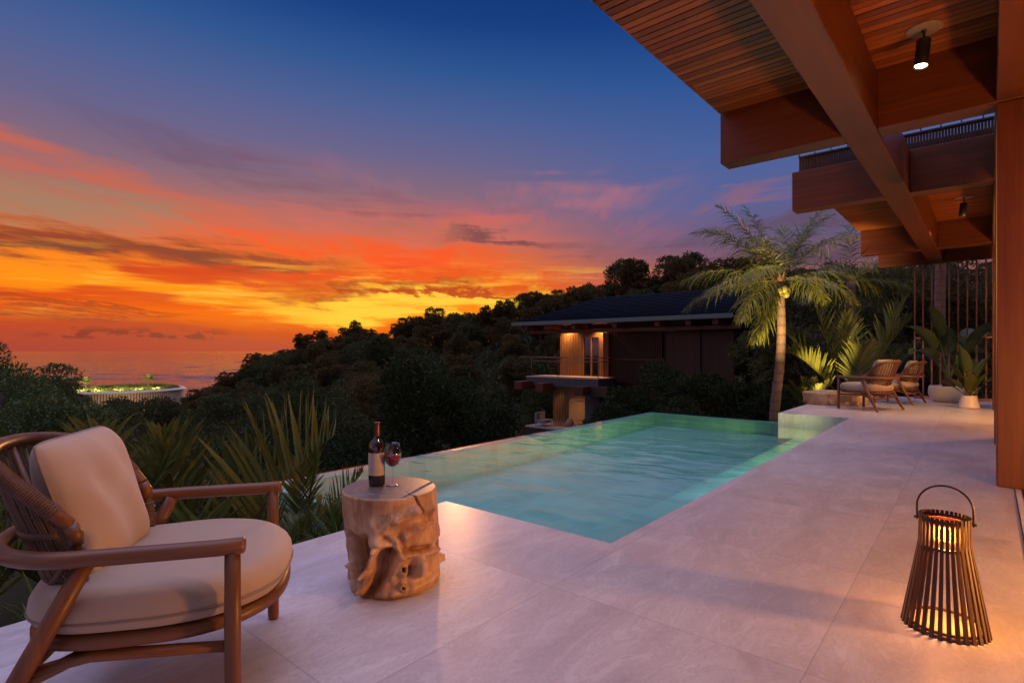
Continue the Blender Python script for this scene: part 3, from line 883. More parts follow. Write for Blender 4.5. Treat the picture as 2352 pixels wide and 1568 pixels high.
    for f in np.linspace(1, .02, 40):
        row = []
        for k in range(NA):
            x, y, z = ring[k]; th = 2*math.pi*k/NA; ph = (th-view+math.pi) % (2*math.pi)-math.pi
            x *= f; y *= f
            # grooves in the top: one from the crack, one on the left
            rr = math.hypot(x, y)
            u = x*math.cos(view)+y*math.sin(view); w = x*math.cos(view+1.57)+y*math.sin(view+1.57)
            dz = 0
            dd = abs((w-.115)-(-(u-.14)*.55))
            if w > .03: dz -= .006*math.exp(-(dd/.006)**2)*(1 if u > -.1 else 0)
            if w < -.02: dz -= .005*math.exp(-((u-.12-.15*(w+.15))/.006)**2)
            row.append((x, y, z+.002*(1-f)+dz))
        rows.append(row)
    b = len(mb.v); mb.grid(rows, 1, closed=True)
    mb.add(rows[-1], [tuple(range(NA))], 1)
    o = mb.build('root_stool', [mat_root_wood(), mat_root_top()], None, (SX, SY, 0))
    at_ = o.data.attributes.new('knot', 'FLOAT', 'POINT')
    at_.data.foreach_set('value', np.array(knots_or_shade+[0]*(len(mb.v)-len(knots_or_shade)), np.float32))
    return tag(o, 'carved tree root stool with a smooth round top, bottle and glass on it', 'side table')
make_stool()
TOPZ = .487
# bottle
bx, by = -.720, 2.935
bot = empty('wine_bottle', (bx, by, TOPZ), 0, 'dark wine bottle with blank pale label on the root stool', 'bottle')
m, nt, p = new_mat('bottle_glass'); p.inputs['Base Color'].default_value = (.012, .010, .006, 1); p.inputs['Roughness'].default_value = .04; p.inputs['Specular IOR Level'].default_value = .9; p.inputs['Coat Weight'].default_value = .5
BG = m
mb = MB(); mb.lathe([(0,.004),(.036,.0),(.0425,.006),(.0435,.02),(.0435,.185),(.043,.20),(.039,.218),(.030,.234),(.0195,.246),(.0150,.255),(.0145,.30),(.0145,.318)], 48); mb.build('glass_body', BG, bot)
mb = MB()
va = math.atan2(-by, -bx)
rows = []
for z in np.linspace(.058, .176, 6): rows.append([(.0441*math.cos(va+t), .0441*math.sin(va+t), z) for t in np.linspace(-2.0, 1.0, 40)])
mb.grid(rows); mb.build('paper_label', M_plain('label_paper', (.50, .40, .34), .7, .06, 30), bot)
mb = MB(); mb.lathe([(.0155,.262),(.0158,.264),(.0155,.318),(.0150,.322),(.0162,.324),(.0162,.333),(.015,.3345),(0,.334)], 32); mb.build('capsule', M_plain('bottle_capsule', (.10, .035, .022), .35, .1, 20, metal=.4), bot)
# glass
gx, gy = -.634, 2.925
gl = empty('wine_glass', (gx, gy, TOPZ), 0, 'stemmed glass of red wine beside the bottle on the root stool', 'wine glass')
m, nt, p = new_mat('clear_glass'); nt.nodes.remove(p)
g_ = nt.nodes.new('ShaderNodeBsdfGlossy'); g_.inputs['Roughness'].default_value = .015
t_ = nt.nodes.new('ShaderNodeBsdfTransparent'); t_.inputs['Color'].default_value = (.93, .95, .95, 1)
lw = nt.nodes.new('ShaderNodeLayerWeight'); lw.inputs['Blend'].default_value = .32
mx = nt.nodes.new('ShaderNodeMixShader'); nt.links.new((X(nt, lw.outputs['Facing'])._m('POWER', 2.2)*.75+.05).so, mx.inputs[0]); nt.links.new(t_.outputs[0], mx.inputs[1]); nt.links.new(g_.outputs[0], mx.inputs[2]); nt.links.new(mx.outputs[0], nt.nodes['Material Output'].inputs[0])
GLASS = m
bowl = [(.004,.098),(.018,.104),(.033,.118),(.0425,.138),(.0455,.155),(.044,.175),(.040,.20),(.0365,.224)]
inner = [(r-.0012, z+.001) for r, z in bowl[::-1]]
mb = MB(); mb.lathe([(0,.0),(.034,.0),(.0345,.0015),(.02,.004),(.006,.009),(.0038,.02),(.0033,.06),(.004,.09)]+bowl+[(.0360,.2245)]+inner+[(0,.1005)], 48, cap=False); mb.build('bowl_and_stem', GLASS, gl)
m, nt, p = new_mat('red_wine'); p.inputs['Base Color'].default_value = (.22, .006, .010, 1); p.inputs['Roughness'].default_value = .08; p.inputs['Specular IOR Level'].default_value = .3
mb = MB(); mb.lathe([(0,.1015),(.0165,.1058),(.0312,.1195),(.0405,.139),(.0436,.155),(.0436,.163),(0,.1632)], 48, cap=False); mb.build('wine', m, gl)

# ------------------------------------------------------------------ lantern
lx, ly = 1.885, 2.40
lan = empty('slatted_lantern', (lx, ly, 0), 0, 'glowing cone shaped lantern of dark wooden slats with a hoop handle', 'lantern')
SLAT = M_wood('lantern_slat_wood', (.045, .016, .008), (.105, .040, .018), 'z', 1, .5, 40)
N = 32
base_a = math.atan2(-ly, -lx)
mb = MB()
for k in range(N):
    a = base_a+2*math.pi*(k+.5)/N
    er = Vector((math.cos(a), math.sin(a), 0)); et = Vector((-math.sin(a), math.cos(a), 0))
    prof = [(.153, .0), (.150, .015), (.0925, .345), (.0885, .372), (.0870, .482), (.0868, .487)]
    ws = [.0080, .0082, .0062, .0060, .0060, .0055]; th = .0038
    rows = []
    for (r, z), w in zip(prof, ws):
        c0 = er*r+Vector((0,0,z))
        rows.append([c0+et*w+er*th, c0+et*(w-.001)+er*(th+.001), c0-et*(w-.001)+er*(th+.001), c0-et*w+er*th, c0-et*w-er*th, c0+et*w-er*th])
    b = len(mb.v); mb.grid(rows, closed=True, smooth=False)
    mb.f += [tuple(b+i for i in range(5,-1,-1)), tuple(b+30+i for i in range(6))]; mb.m += [0,0]; mb.sm += [False]*2
mb.build('slat_cage', SLAT, lan)
for z, r in ((.468,.0815), (.352,.0875), (.022,.1425)):
    mb = MB(); mb.lathe([(r-.006,z-.006),(r,z-.006),(r,z+.006),(r-.006,z+.006),(r-.006,z-.006)], 48, cap=False); mb.build('inner_ring', SLAT, lan)
AMB = M_leaf('amber_parchment', (.80, .45, .14), (.90, .55, .18), .6, .6, 6)
mb = MB(); mb.lathe([(0,.455),(.080,.455),(.080,.4575),(0,.4575)], 40); mb.build('lid_disc', AMB, lan)
mb = MB(); mb.lathe([(0,.006),(.138,.006),(.138,.012),(0,.012)], 48); mb.build('base_plate', M_plain('lantern_base', (.75,.65,.5), .5, .05), lan)
mb = MB(); mb.lathe([(.0,.425),(.022,.428),(.030,.440),(.022,.450),(.0,.452)], 20); mb.build('bulb', M_emit('lantern_bulb', (1.0,.50,.12), 5), lan)
mb = MB(); mb.tube([(0,0,.4525),(0,0,.4545)], .02, 10); mb.build('bulb_holder', BLACK, lan)
va = base_a+math.pi/2
e1 = Vector((math.cos(va), math.sin(va), 0))
path = [e1*.096+Vector((0,0,.452)), e1*.097+Vector((0,0,.50))]
for t in np.linspace(0.12, math.pi-.12, 21): path.append(e1*.097*math.cos(t)+Vector((0,0,.515+.098*math.sin(t))))
path += [e1*-.097+Vector((0,0,.50)), e1*-.096+Vector((0,0,.452))]
mb = MB(); mb.tube(path, .0042, 10); mb.build('handle', M_plain('bronze_handle', (.06,.03,.018), .4, .1, metal=.5), lan)
mb = MB()
for s in (-1, 1): mb.tube([e1*s*.086+Vector((0,0,.462)), e1*s*.108+Vector((0,0,.462))], .0055, 12)
mb.build('rivet', BLACK, lan)
l = bpy.data.lights.new('lantern_light', 'POINT'); l.energy = 24; l.color = (1.0, .35, .05); l.shadow_soft_size = .028
lo = bpy.data.objects.new('lantern_light', l); COL.objects.link(lo); lo.parent = lan; lo.location = (0, 0, .395)

# ------------------------------------------------------------------ far seating group: slab table, magazines, planters
def slab_pts(rx, ry, n=40, seed=3, jag=.10):
    out = []
    for k in range(n):
        t = 2*math.pi*k/n
        q = 1+jag*noise.noise(Vector((math.cos(t)*1.7, math.sin(t)*1.7, seed)))+jag*.5*noise.noise(Vector((math.cos(t)*5, math.sin(t)*5, seed)))
        out.append((rx*q*math.cos(t), ry*q*math.sin(t)))
    return out
m, nt, p = new_mat('split_log_wood'); c = coord(nt)
g = mapping(nt, c, (1, 1, .5)); w = noise_(nt, g, 5, 4, .6, 1.5)
kn = nt.nodes.new('ShaderNodeTexVoronoi'); kn.inputs['Scale'].default_value = 5.5; link(nt, g, kn.inputs['Vector'])
knot = X(nt, kn.outputs['Distance']).sm(.13, .05)
col = ramp(nt, w, [(.3, (.27, .14, .06)), (.5, (.50, .31, .15)), (.7, (.64, .43, .23))])
col = mixc(nt, knot*.8, col, (.08, .035, .015)); setin(nt, p, 'Base Color', col); p.inputs['Roughness'].default_value = .5
mb = MB(); pts = slab_pts(.74, .52); P = []
for z, f in ((0,.93),(.03,.985),(.12,.97),(.22,1.0),(.262,.995),(.272,.97)): P.append([(x*f+.008*noise.noise(Vector((x*9,y*9,z*9))), y*f, z) for x, y in pts])
mb.grid(P, closed=True); mb.add(P[-1], [tuple(range(len(pts)))])
o = mb.build('log_slab_table', m, None, (7.42, 12.62, 0), R(12)); tag(o, 'low coffee table cut from one pale split log beside the far armchairs', 'coffee table')
mb = MB(); mb.box(-.13,.13,-.10,.10,0,.016); a_ = mb.build('magazine', M_plain('white_paper', (.70,.66,.62), .5, .04), None, (7.20, 12.66, .274), R(20), .003); tag(a_, 'thick white magazine lying under another on the log table', 'magazine', 'magazines on the log table')
mb = MB(); mb.box(-.12,.12,-.09,.09,0,.013); a_ = mb.build('magazine', M_plain('grey_paper', (.45,.42,.40), .5, .1), None, (7.21, 12.67, .2905), R(29), .003); tag(a_, 'thin grey magazine lying on top of a white one', 'magazine', 'magazines on the log table')

# ------------------------------------------------------------------ plants
PALM = M_leaf('palm_leaflets', (.045, .060, .010), (.18, .19, .03), .30, .42, 1.2, .4, (.28, .21, .04))
PALM_DK = M_leaf('garden_palm_leaflets', (.035, .055, .012), (.14, .15, .03), .33, .42, 1.5, .4, (.30, .19, .045))
STRAP = M_leaf('strap_leaf', (.03, .07, .014), (.11, .18, .035), .28, .38, 3, .45)
BROAD = M_leaf('broad_leaf', (.035, .065, .016), (.11, .14, .036), .22, .45, 2.5, .28)
STALK = M_plain('palm_stalk', (.11, .07, .022), .5, .3, 12)
def mat_trunk(name, lo, hi, ringf=26):
    m, nt, p = new_mat(name); c = coord(nt); x, y, z = sep(nt, c)
    n = noise_(nt, c, 6, 5, .6); r = ((z+n*.16)*ringf).f('SINE')
    rings = r.sm(.55, .98)
    f = noise_(nt, mapping(nt, c, (1,1,.3)), 22, 6, .7)
    col = ramp(nt, f*.6+n*.4, [(.3, lo), (.7, hi)])
    col = mixc(nt, rings*.38, col, tuple(q*.35 for q in lo))
    setin(nt, p, 'Base Color', col); p.inputs['Roughness'].default_value = .8
    setin(nt, p, 'Normal', bump(nt, f*.6-rings, .5, .012)); return m
TRUNK = mat_trunk('palm_trunk_bark', (.11, .065, .045), (.24, .16, .115))
def frond_mesh(base, az, el, length, droop, nleaf, ll, lw, t0=.14, side=None, fold=.5, seed=0, ldroop=.9, stiff=.0, ang=(62, 28), rad=.011, twist=0.0, jit=1.0):
    """a feather palm leaf: stalk (material 1) and leaflets (material 0)"""
    rg = random.Random(seed)
    mb = MB(); p = Vector(base)
    d = Vector((math.cos(el)*math.cos(az), math.cos(el)*math.sin(az), math.sin(el)))
    n = 26; st = length/n; pts = [p.copy()]; dirs = [d.copy()]
    for i in range(n):
        d = (d+Vector((0,0,-1))*droop*st*(i/n+.25)).normalized()
        p = p+d*st; pts.append(p.copy()); dirs.append(d.copy())
    mb.tube(pts[::2], [rad*(1-.85*i/13) for i in range(14)], 6, 1)
    hz = Vector((-math.sin(az), math.cos(az), 0))
    for k in range(nleaf):
        t = t0+(1-t0)*(k+.5)/nleaf
        i = min(int(t*n), n-1); f = t*n-i
        P = pts[i].lerp(pts[i+1], f); D = dirs[i].lerp(dirs[i+1], f).normalized()
        S0 = hz; U = S0.cross(D)*-1
        if U.z < 0 and abs(el) < 1.2: U = -U
        S0 = Matrix.Rotation(twist*t, 3, D) @ S0; U = Matrix.Rotation(twist*t, 3, D) @ U
        prof = math.sin(math.pi*min(1, (t-t0)/(1-t0)*.82+.16))**.7
        for s in (-1, 1):
            if side and s != side and rg.random() < .75: continue
            a = R(ang[0]+(ang[1]-ang[0])*t+rg.uniform(-7, 7)*jit)
            dr = (S0*s*math.sin(a)+D*math.cos(a)+U*(fold+rg.uniform(-.12, .12)*jit*1.5)).normalized()
            L = ll*prof*rg.uniform(1-.15*jit, 1.1); w = lw*rg.uniform(.85, 1.1)
            wd = dr.cross(U).normalized()
            if rg.random() < .5: wd = (wd+U*rg.uniform(-.4, .4)).normalized()
            q = P.copy(); rows = []; m = 5; lf = rg.uniform(1-.55*min(1, jit-.5), 1+.4*jit)
            for j in range(m+1):
                u = j/m; ww = w*(.45, 1, 1, .85, .5, .04)[j]
                nn = dr.cross(wd)
                rows.append([q-wd*ww, q+nn*ww*.35, q+wd*ww])
                q = q+dr*(L/m)
                dr = (dr+Vector((0,0,-1))*ldroop*lf*(L/m)*(1.0+u*1.5)).normalized()
            mb.grid(rows, 0)
    return mb
def palm_plant(name, loc, rz, fronds, label, cat, group=None, leafmat=None, trunk=None, scale=1.0):
    root = empty(name, loc, rz, label, cat, group, scale)
    if trunk: trunk(root)
    for i, kw in enumerate(fronds):
        frond_mesh(**kw).build('frond', [leafmat or PALM, STALK], root)
    return root

# the coconut palm beyond the terrace
def coco(root):
    pts = spline([(-.16,0,-1.2),(-.10,0,0),(.02,.0,1.1),(.07,0,2.1),(.03,0,3.25)], 24)
    mb = MB(); mb.tube(pts, [.128-.036*i/23+.004*(i%2) for i in range(24)], 20); mb.build('trunk', TRUNK, root)
    mb = MB()
    for k in range(9):
        a = k*2.4; mb.tube(spline([(.03,0,3.2),(.03+.12*math.cos(a),.12*math.sin(a),3.35),(.03+.22*math.cos(a),.22*math.sin(a),3.42+.1*math.sin(k))],6),[.05,.05,.045,.03,.02,.01],8,flat=.6)
    mb.build('leaf_sheaths', M_plain('leaf_sheath', (.13,.065,.025), .8, .3), root)
    mb = MB()
    for a, z in ((-1.4,3.05),(-.6,3.02),(-1.0,2.93),(-2.0,3.0),(.2,3.04)):
        c = (.03+.17*math.cos(a), .17*math.sin(a), z)
        mb.lathe([(.001,-.10)]+[(.082*math.sin(t)**.9, -.10*math.cos(t)) for t in np.linspace(.3, 2.85, 8)]+[(.001,.10)], 14, c)
    mb.build('coconuts', M_plain('green_coconut', (.24,.22,.035), .45, .2), root)
fr = []
def F(az, el, L, dr, ll=.78, seed=1, n=56, lw=.0125, **k):
    fr.append(dict(base=(.03,0,3.28), az=R(az), el=R(el), length=L*1.1, jit=2.1, droop=dr, nleaf=n, ll=ll, lw=lw, seed=seed, **k))
F(178, 50, 2.4, .58, seed=2, fold=.12, ldroop=1.5)
F(128, 72, 2.1, .42, seed=3, fold=.0, ldroop=1.9, ang=(80, 45))
F(8, 48, 2.35, .58, seed=4, fold=.12, ldroop=1.5)
F(200, 12, 2.2, .62, seed=5, fold=.1, ldroop=1.9)
F(215, -8, 1.9, .8, seed=6, fold=.0, ldroop=2.0)
F(160, 3, 2.3, .5, seed=8, fold=.1, ldroop=1.8)
F(60, 55, 2.3, .4, seed=9, fold=.2, ldroop=1.3)
F(-35, 18, 2.1, .8, seed=10, fold=.1, ldroop=1.8)
F(90, 25, 2.2, .6, seed=11, fold=.1, ldroop=1.6)
F(135, 55, 2.3, .5, seed=12, fold=.15, ldroop=1.6)
F(168, 63, 2.3, .42, seed=13, fold=.1, ldroop=1.4)
F(14, 64, 2.2, .42, seed=27, fold=.1, ldroop=1.4)
F(35, 12, 2.2, .6, seed=14, fold=.1, ldroop=1.8)
F(225, 45, 2.1, .75, seed=15, fold=.05, ldroop=1.7)
F(172, 22, 2.3, .55, seed=16, fold=.1, ldroop=1.8)
F(228, 22, 2.1, .75, seed=17, fold=.05, ldroop=1.9)
F(300, 5, 1.9, .8, seed=18, fold=.05, ldroop=1.9)
F(20, 60, 2.4, .5, seed=19, fold=.1, ldroop=1.5)
F(205, -55, 1.6, .3, seed=26, fold=.0, ldroop=2.0)
palm_plant('coconut_palm', (6.78, 14.0, -.30), R(0), fr, 'tall coconut palm with a ringed pale trunk at the end of the pool', 'palm tree', 'palm trees beyond the terrace', PALM, coco)
# a second one, mostly behind the roof beams
def coco_b(root):
    pts = spline([(0,0,-1.5),(.05,0,1.5),(.0,0,3.6)], 14)
    mb = MB(); mb.tube(pts, [.17-.05*i/13 for i in range(14)], 14); mb.build('trunk', TRUNK, root)
fr = []
for k, (az, el, L) in enumerate(((175,35,2.2),(130,55,2.3),(60,70,2.3),(10,40,2.2),(220,25,2.2),(270,30,2.2),(320,35,2.2),(200,0,2.0),(340,5,2.0),(90,30,2.2))):
    F(az, el, L, .62, seed=40+k, n=40, fold=.1, ldroop=1.7)
for d in fr: d['base'] = (0,0,3.6)
palm_plant('coconut_palm', (10.7, 17.4, -.2), 0, fr, 'second coconut palm, its crown half hidden behind the far roof beams', 'palm tree', 'palm trees beyond the terrace', PALM_DK, coco_b)
def coco_c(root):
    mb = MB(); mb.tube(spline([(0,0,-1),(.0,0,3),(.1,0,6)], 14), [.18-.04*i/13 for i in range(14)], 14); mb.build('trunk', TRUNK, root)
fr = []
for k, (az, el) in enumerate(((175,25),(130,45),(60,60),(10,30),(220,15),(270,20),(320,25))):
    F(az, el, 2.3, .7, seed=60+k, n=30, fold=.1, ldroop=1.7)
for d in fr: d['base'] = (.1,0,6)
palm_plant('coconut_palm', (14.6, 18.8, -.2), 0, fr, 'palm whose bare trunk shows between the rods of the screen', 'palm tree', 'palm trees beyond the terrace', PALM_DK, coco_c)
# young palm with stiff upright leaves by the log table
fr = []
def Fy(az, el, L, dr, seed, **k):
    fr.append(dict(base=(0,0,.1), az=R(az), el=R(el), length=L, droop=dr, nleaf=k.pop('n', 30), ll=k.pop('ll', .62), lw=k.pop('lw', .020), seed=seed, t0=.34, fold=.35, ldroop=.35, ang=(55, 18), rad=.016, **k))
Fy(172, 58, 2.75, .30, 20); Fy(10, 62, 2.8, .10, 21); Fy(120, 74, 2.5, .15, 22); Fy(200, 50, 2.2, .5, 23); Fy(60, 70, 2.3, .2, 24); Fy(330, 66, 2.2, .3, 25); Fy(250, 55, 2.0, .5, 26)
palm_plant('young_palm', (9.35, 15.3, -.6), 0, fr, 'young palm with two bright fans of leaves forming a V behind the log table', 'palm', 'young palms behind the far seating', PALM, scale=1.32)
for i, (x, y, s, lab) in enumerate(((10.9, 16.6, .85, 'spiky young palm between the V shaped palm and the rod screen'), (8.0, 14.7, .50, 'small dark palm tuft at the foot of the coconut palm'))):
    fr = []
    for k in range(9): Fy(k*41+i*13, 62+10*math.sin(k), 2.2, .25, 100+10*i+k, n=22)
    palm_plant('young_palm', (x, y, -.6), 0, fr, lab, 'palm', 'young palms behind the far seating', PALM_DK, scale=s)

# --------------- garden left of the terrace
fr = []
def Fg(base, az, el, L, dr, seed, **k):
    d = dict(base=base, az=R(az), el=R(el), length=L, droop=dr, nleaf=24, ll=.62, lw=.018, seed=seed, t0=.30, fold=.42, ldroop=.45, ang=(58, 22), rad=.012)
    d.update(k); fr.append(d)
gz = -.55
Fg((0,0,0), 22, 50, 1.35, .30, 201, side=1, ll=.55, n=0) if False else None
Fg((0,0,0), 8, 62, 1.55, .62, 201, ll=.74, lw=.024, nleaf=24, fold=.9, ldroop=.3)
Fg((0,0,0), 150, 72, 1.3, .35, 202, nleaf=22, ll=.5)
Fg((0,0,0), 300, 55, 1.15, .6, 203, nleaf=20, ll=.45)
Fg((0,0,0), 75, 66, 1.2, .4, 204, nleaf=20, ll=.5)
palm_plant('garden_palm', (-2.20, 3.85, -.62), 0, fr, 'palm frond fanning out to the right, between the armchair and the stool', 'palm', 'palms in the garden beside the terrace', PALM_DK)
fr = []
for k, (az, el, L) in enumerate(((165,68,1.4),(120,78,1.5),(60,70,1.35),(20,60,1.25),(-20,52,1.2),(215,62,1.3),(265,58,1.1),(320,60,1.15))):
    Fg((0,0,0), az, el, L*1.05, .75, 220+k, nleaf=22, ll=.62, lw=.024, ldroop=.8)
palm_plant('garden_palm', (-2.72, 3.55, -.62), 0, fr, 'broad palm clump right behind the back of the big armchair', 'palm', 'palms in the garden beside the terrace', PALM_DK, scale=.84)
fr = []
for k, (az, el, L) in enumerate(((65,80,1.15),(110,66,1.0),(35,58,1.0),(160,55,.95),(-5,50,.9),(215,55,.8))):
    Fg((0,0,0), az, el, L, .42, 240+k, nleaf=30, ll=.36, lw=.009, ldroop=.8)
palm_plant('garden_palm', (-1.93, 5.0, -.78), 0, fr, 'slender fine leaved palm at the near corner of the pool, left of the stool', 'palm', 'palms in the garden beside the terrace', PALM_DK)
for i, (x, y, z, s, lab) in enumerate(((-3.45, 3.3, -.7, .95, 'dark palm clump left of the armchair at the picture edge'), (-1.75, 4.05, -.6, .55, 'low palm tuft below the right armrest of the armchair'), (-1.38, 4.55, -.62, .5, 'low palm tuft at the terrace edge beside the stool'), (-3.4, 4.8, -1.0, .9, 'dark palm clump in the garden behind the armchair back'), (-2.75, 6.0, -1.3, .9, 'dark palm clump near the corner of the infinity pool'))):
    fr = []
    for k in range(9): Fg((0,0,0), k*40+i*17, 55+14*math.sin(k*2.1+i), 1.3, .5, 300+20*i+k, nleaf=20, ll=.45, lw=.014)
    palm_plant('garden_palm', (x, y, z), 0, fr, lab, 'palm', 'palms in the garden beside the terrace', PALM_DK, scale=s)
# strap leaved ground plants along the terrace edge
def blade(mb, base, az, el, L, w, dr, seg=6):
    p = Vector(base); d = Vector((math.cos(el)*math.cos(az), math.cos(el)*math.sin(az), math.sin(el)))
    hz = Vector((-math.sin(az), math.cos(az), 0)); rows = []
    for j in range(seg+1):
        u = j/seg; ww = w*(math.sin(math.pi*(u*.86+.12))**.8 if u < 1 else .03)
        n = hz.cross(d)
        rows.append([p-hz*ww, p-n*ww*.4, p+hz*ww]); p = p+d*(L/seg)
        d = (d+Vector((0,0,-1))*dr*(L/seg)*(.4+1.6*u)).normalized()
    mb.grid(rows, 0)
proto = None; k = 0
spots = [(-.2+.28*i, 3.33+.12*random.random()+(.30 if i % 2 else 0)) for i in range(11)]
for i, (a, c) in enumerate(spots):
    P = at(a, c); P.z = -.42-.1*random.random()
    if i < 3:
        mb = MB()
        for j in range(26): blade(mb, (random.uniform(-.06,.06), random.uniform(-.06,.06), 0), random.uniform(0, 6.28), R(random.uniform(45, 85)), random.uniform(.32,.62), random.uniform(.012,.02), random.uniform(.9,2.4))
        o = mb.build('strap_leaf_plant', STRAP, None, P); proto = (proto or [])+[o]
        tag(o, 'green strap leaved plant in the row along the garden edge of the terrace', 'plant', 'strap leaved plants along the terrace edge')
    else:
        o = proto[i % 3].copy(); COL.objects.link(o); o.location = P; o.rotation_euler = (0, 0, i*1.3)
        s = .8+.4*random.random(); o.scale = (s, s, s)
# philodendrons with lobed leaves down by the pool corner
def lobed_leaf(mb, base, az, el, L):
    d = Vector((math.cos(el)*math.cos(az), math.cos(el)*math.sin(az), math.sin(el))); tip = Vector(base)+d*L*.55
    mb.tube([base, tip], .006, 5, 1)
    hz = Vector((-math.sin(az), math.cos(az), 0)); d2 = Vector((math.cos(az)*.85, math.sin(az)*.85, -.35)).normalized()
    for s in (-1, 1):
        for j in range(6):
            a = R(25+j*24); dr = (d2*math.cos(a)+hz*s*math.sin(a)).normalized(); wd = Vector((0,0,1)).cross(dr).normalized()
            l = L*(.5-.03*j); q = tip+d2*L*.22*(1-j/5); rows = []
            for u, ww in ((0,.10),(.35,.13),(.7,.12),(1,.02)): 
                c = q+dr*l*u+Vector((0,0,-.14*l*u*u)); rows.append([c-wd*ww*l, c+Vector((0,0,-.02*l)), c+wd*ww*l])
            mb.grid(rows, 0)
for i, (x, y, z, lab) in enumerate(((-2.35, 5.3, -.75, 'lobed leaf plant in the shade between the palm frond and the pool'), (-3.0, 5.6, -.9, 'lobed leaf plant behind the palm clumps'), (-2.05, 6.6, -1.0, 'lobed leaf plant below the corner of the infinity edge'), (-1.25, 9.3, -.95, 'lobed leaf plant peeping over the infinity edge behind the glass'))):
    mb = MB(); rg = random.Random(i+50)
    for k in range(13): lobed_leaf(mb, (0,0,0), k*2.4+i, R(rg.uniform(25, 80)), rg.uniform(.45, .75))
    o = mb.build('philodendron', [BROAD, STALK], None, (x, y, z)); tag(o, lab, 'plant', 'lobed leaf plants below the terrace')

# --------------- pot plants on the terrace
POTM = M_plain('pale_planter', (.56, .49, .45), .38, .06, 5, bump_=.03)
SOIL = M_plain('soil', (.05,.03,.02), .9, .3, 30)
def big_leaf(base, az, el, L, W, pet, droop, seed=0, roll=0, wave=.05):
    W *= 1.45; L *= 1.08
    mb = MB(); p = Vector(base); d = Vector((math.cos(el)*math.cos(az), math.cos(el)*math.sin(az), math.sin(el)))
    pts = [p.copy()]
    for i in range(8): p = p+d*(pet/8); d = (d+Vector((0,0,-1))*droop*.25*(pet/8)).normalized(); pts.append(p.copy())
    mb.tube(pts, [.016-.0012*i for i in range(9)], 8, 1)
    hz = Vector((-math.sin(az), math.cos(az), 0)); hz = Matrix.Rotation(roll, 3, d) @ hz
    n = 22; rows = []; mid = []
    for i in range(n+1):
        u = i/n; w = W*.5*(math.sin(math.pi*min(1, u*.93+.05)**.80))**.72 if i < n else .004
        nn = hz.cross(d); row = []
        for v in np.linspace(-1, 1, 13):
            rip = wave*w*math.sin(i*1.9+seed)*abs(v)**1.5*.5+.010*math.sin(u*75+abs(v)*5)*abs(v)*(1-abs(v)*.5)
            row.append(p+hz*w*v*math.cos(.35*abs(v))-nn*(abs(v)**1.3*w*.34-.10*w)*-1*(-1)+nn*rip)
        rows.append(row); mid.append(p.copy())
        p = p+d*(L/n); d = (d+Vector((0,0,-1))*droop*(L/n)*(.3+1.5*u)).normalized()
    mb.grid(rows, 0); mb.tube(mid[:-1], [.008*(1-i/n)+.001 for i in range(n)], 6, 1)
    return mb
RIB = M_plain('leaf_midrib', (.11,.12,.035), .45, .15)
bowl = empty('potted_plant', (10.25, 13.0, 0), 0, 'large leaved tropical plant in a wide pale bowl planter by the rod screen', 'potted plant', 'potted plants by the rod screen')
mb = MB(); mb.lathe([(0,0),(.20,0),(.235,.012),(.30,.08),(.345,.17),(.352,.25),(.335,.34),(.322,.376),(.31,.380),(.30,.372),(.30,.33)], 64, cap=False); mb.build('bowl', POTM, bowl)
mb = MB(); mb.lathe([(.301,.335),(.15,.35),(0,.355)], 40, cap=False); mb.build('soil', SOIL, bowl)
mb = MB(); mb.lathe([(.13,.34),(.125,.40),(.13,.45),(.12,.50),(.10,.52),(0,.53)], 24, (.06,0,0)); mb.build('fibre_stump', M_plain('coir_stump', (.07,.025,.015), .85, .3, 25, bump_=.5, bscale=60), bowl)
for k, a in enumerate([  # az, el, L, W, petiole, droop, roll
    (150, 80, .72, .50, 1.05, .55, .25), (185, 66, .85, .34, .85, 1.5, 0), (20, 62, .95, .36, 1.05, 1.9, .3), (-35, 66, .85, .44, .80, 1.1, -.4),
    (200, 50, .85, .32, .70, 1.7, 0), (100, 78, .7, .40, .9, .6, .2), (-75, 62, .70, .32, .55, 1.2, 0), (60, 70, .7, .36, .7, .8, -.3)]):
    big_leaf((.06,0,.5), R(a[0]), R(a[1]), a[2], a[3], a[4], a[5], k, a[6]).build('leaf', [BROAD, RIB], bowl)
pot = empty('potted_plant', (9.62, 11.6, 0), 0, 'strap leaved plant in a small pale cone shaped pot', 'potted plant', 'potted plants by the rod screen')
mb = MB(); mb.lathe([(0,0),(.172,0),(.184,.010),(.190,.03),(.180,.055),(.150,.17),(.136,.258),(.133,.264),(.126,.262),(.124,.24)], 56, cap=False); mb.build('pot', POTM, pot)
mb = MB(); mb.lathe([(.125,.24),(0,.248)], 30, cap=False); mb.build('soil', SOIL, pot)
for k, a in enumerate([(165, 66, .46, .15, .28, .5), (100, 74, .50, .17, .38, .4), (200, 76, .55, .15, .52, .3), (10, 66, .50, .14, .36, .5), (-60, 62, .42, .17, .16, .6), (240, 60, .40, .16, .16, .6), (290, 58, .40, .15, .2, .6),
                       (40, 60, .55, .13, .4, .9), (-20, 48, .5, .11, .3, 1.6), (150, 40, .42, .10, .2, 1.5), (70, 80, .5, .16, .45, .3), (-5, 35, .42, .09, .2, 1.6), (330, 70, .5, .14, .45, .5), (190, 45, .4, .12, .25, 1.3)]):
    big_leaf((0,0,.24), R(a[0]), R(a[1]), a[2], a[3], a[4], a[5], k+20, 0, .03).build('leaf', [BROAD if k % 5 else PALM, RIB], pot)
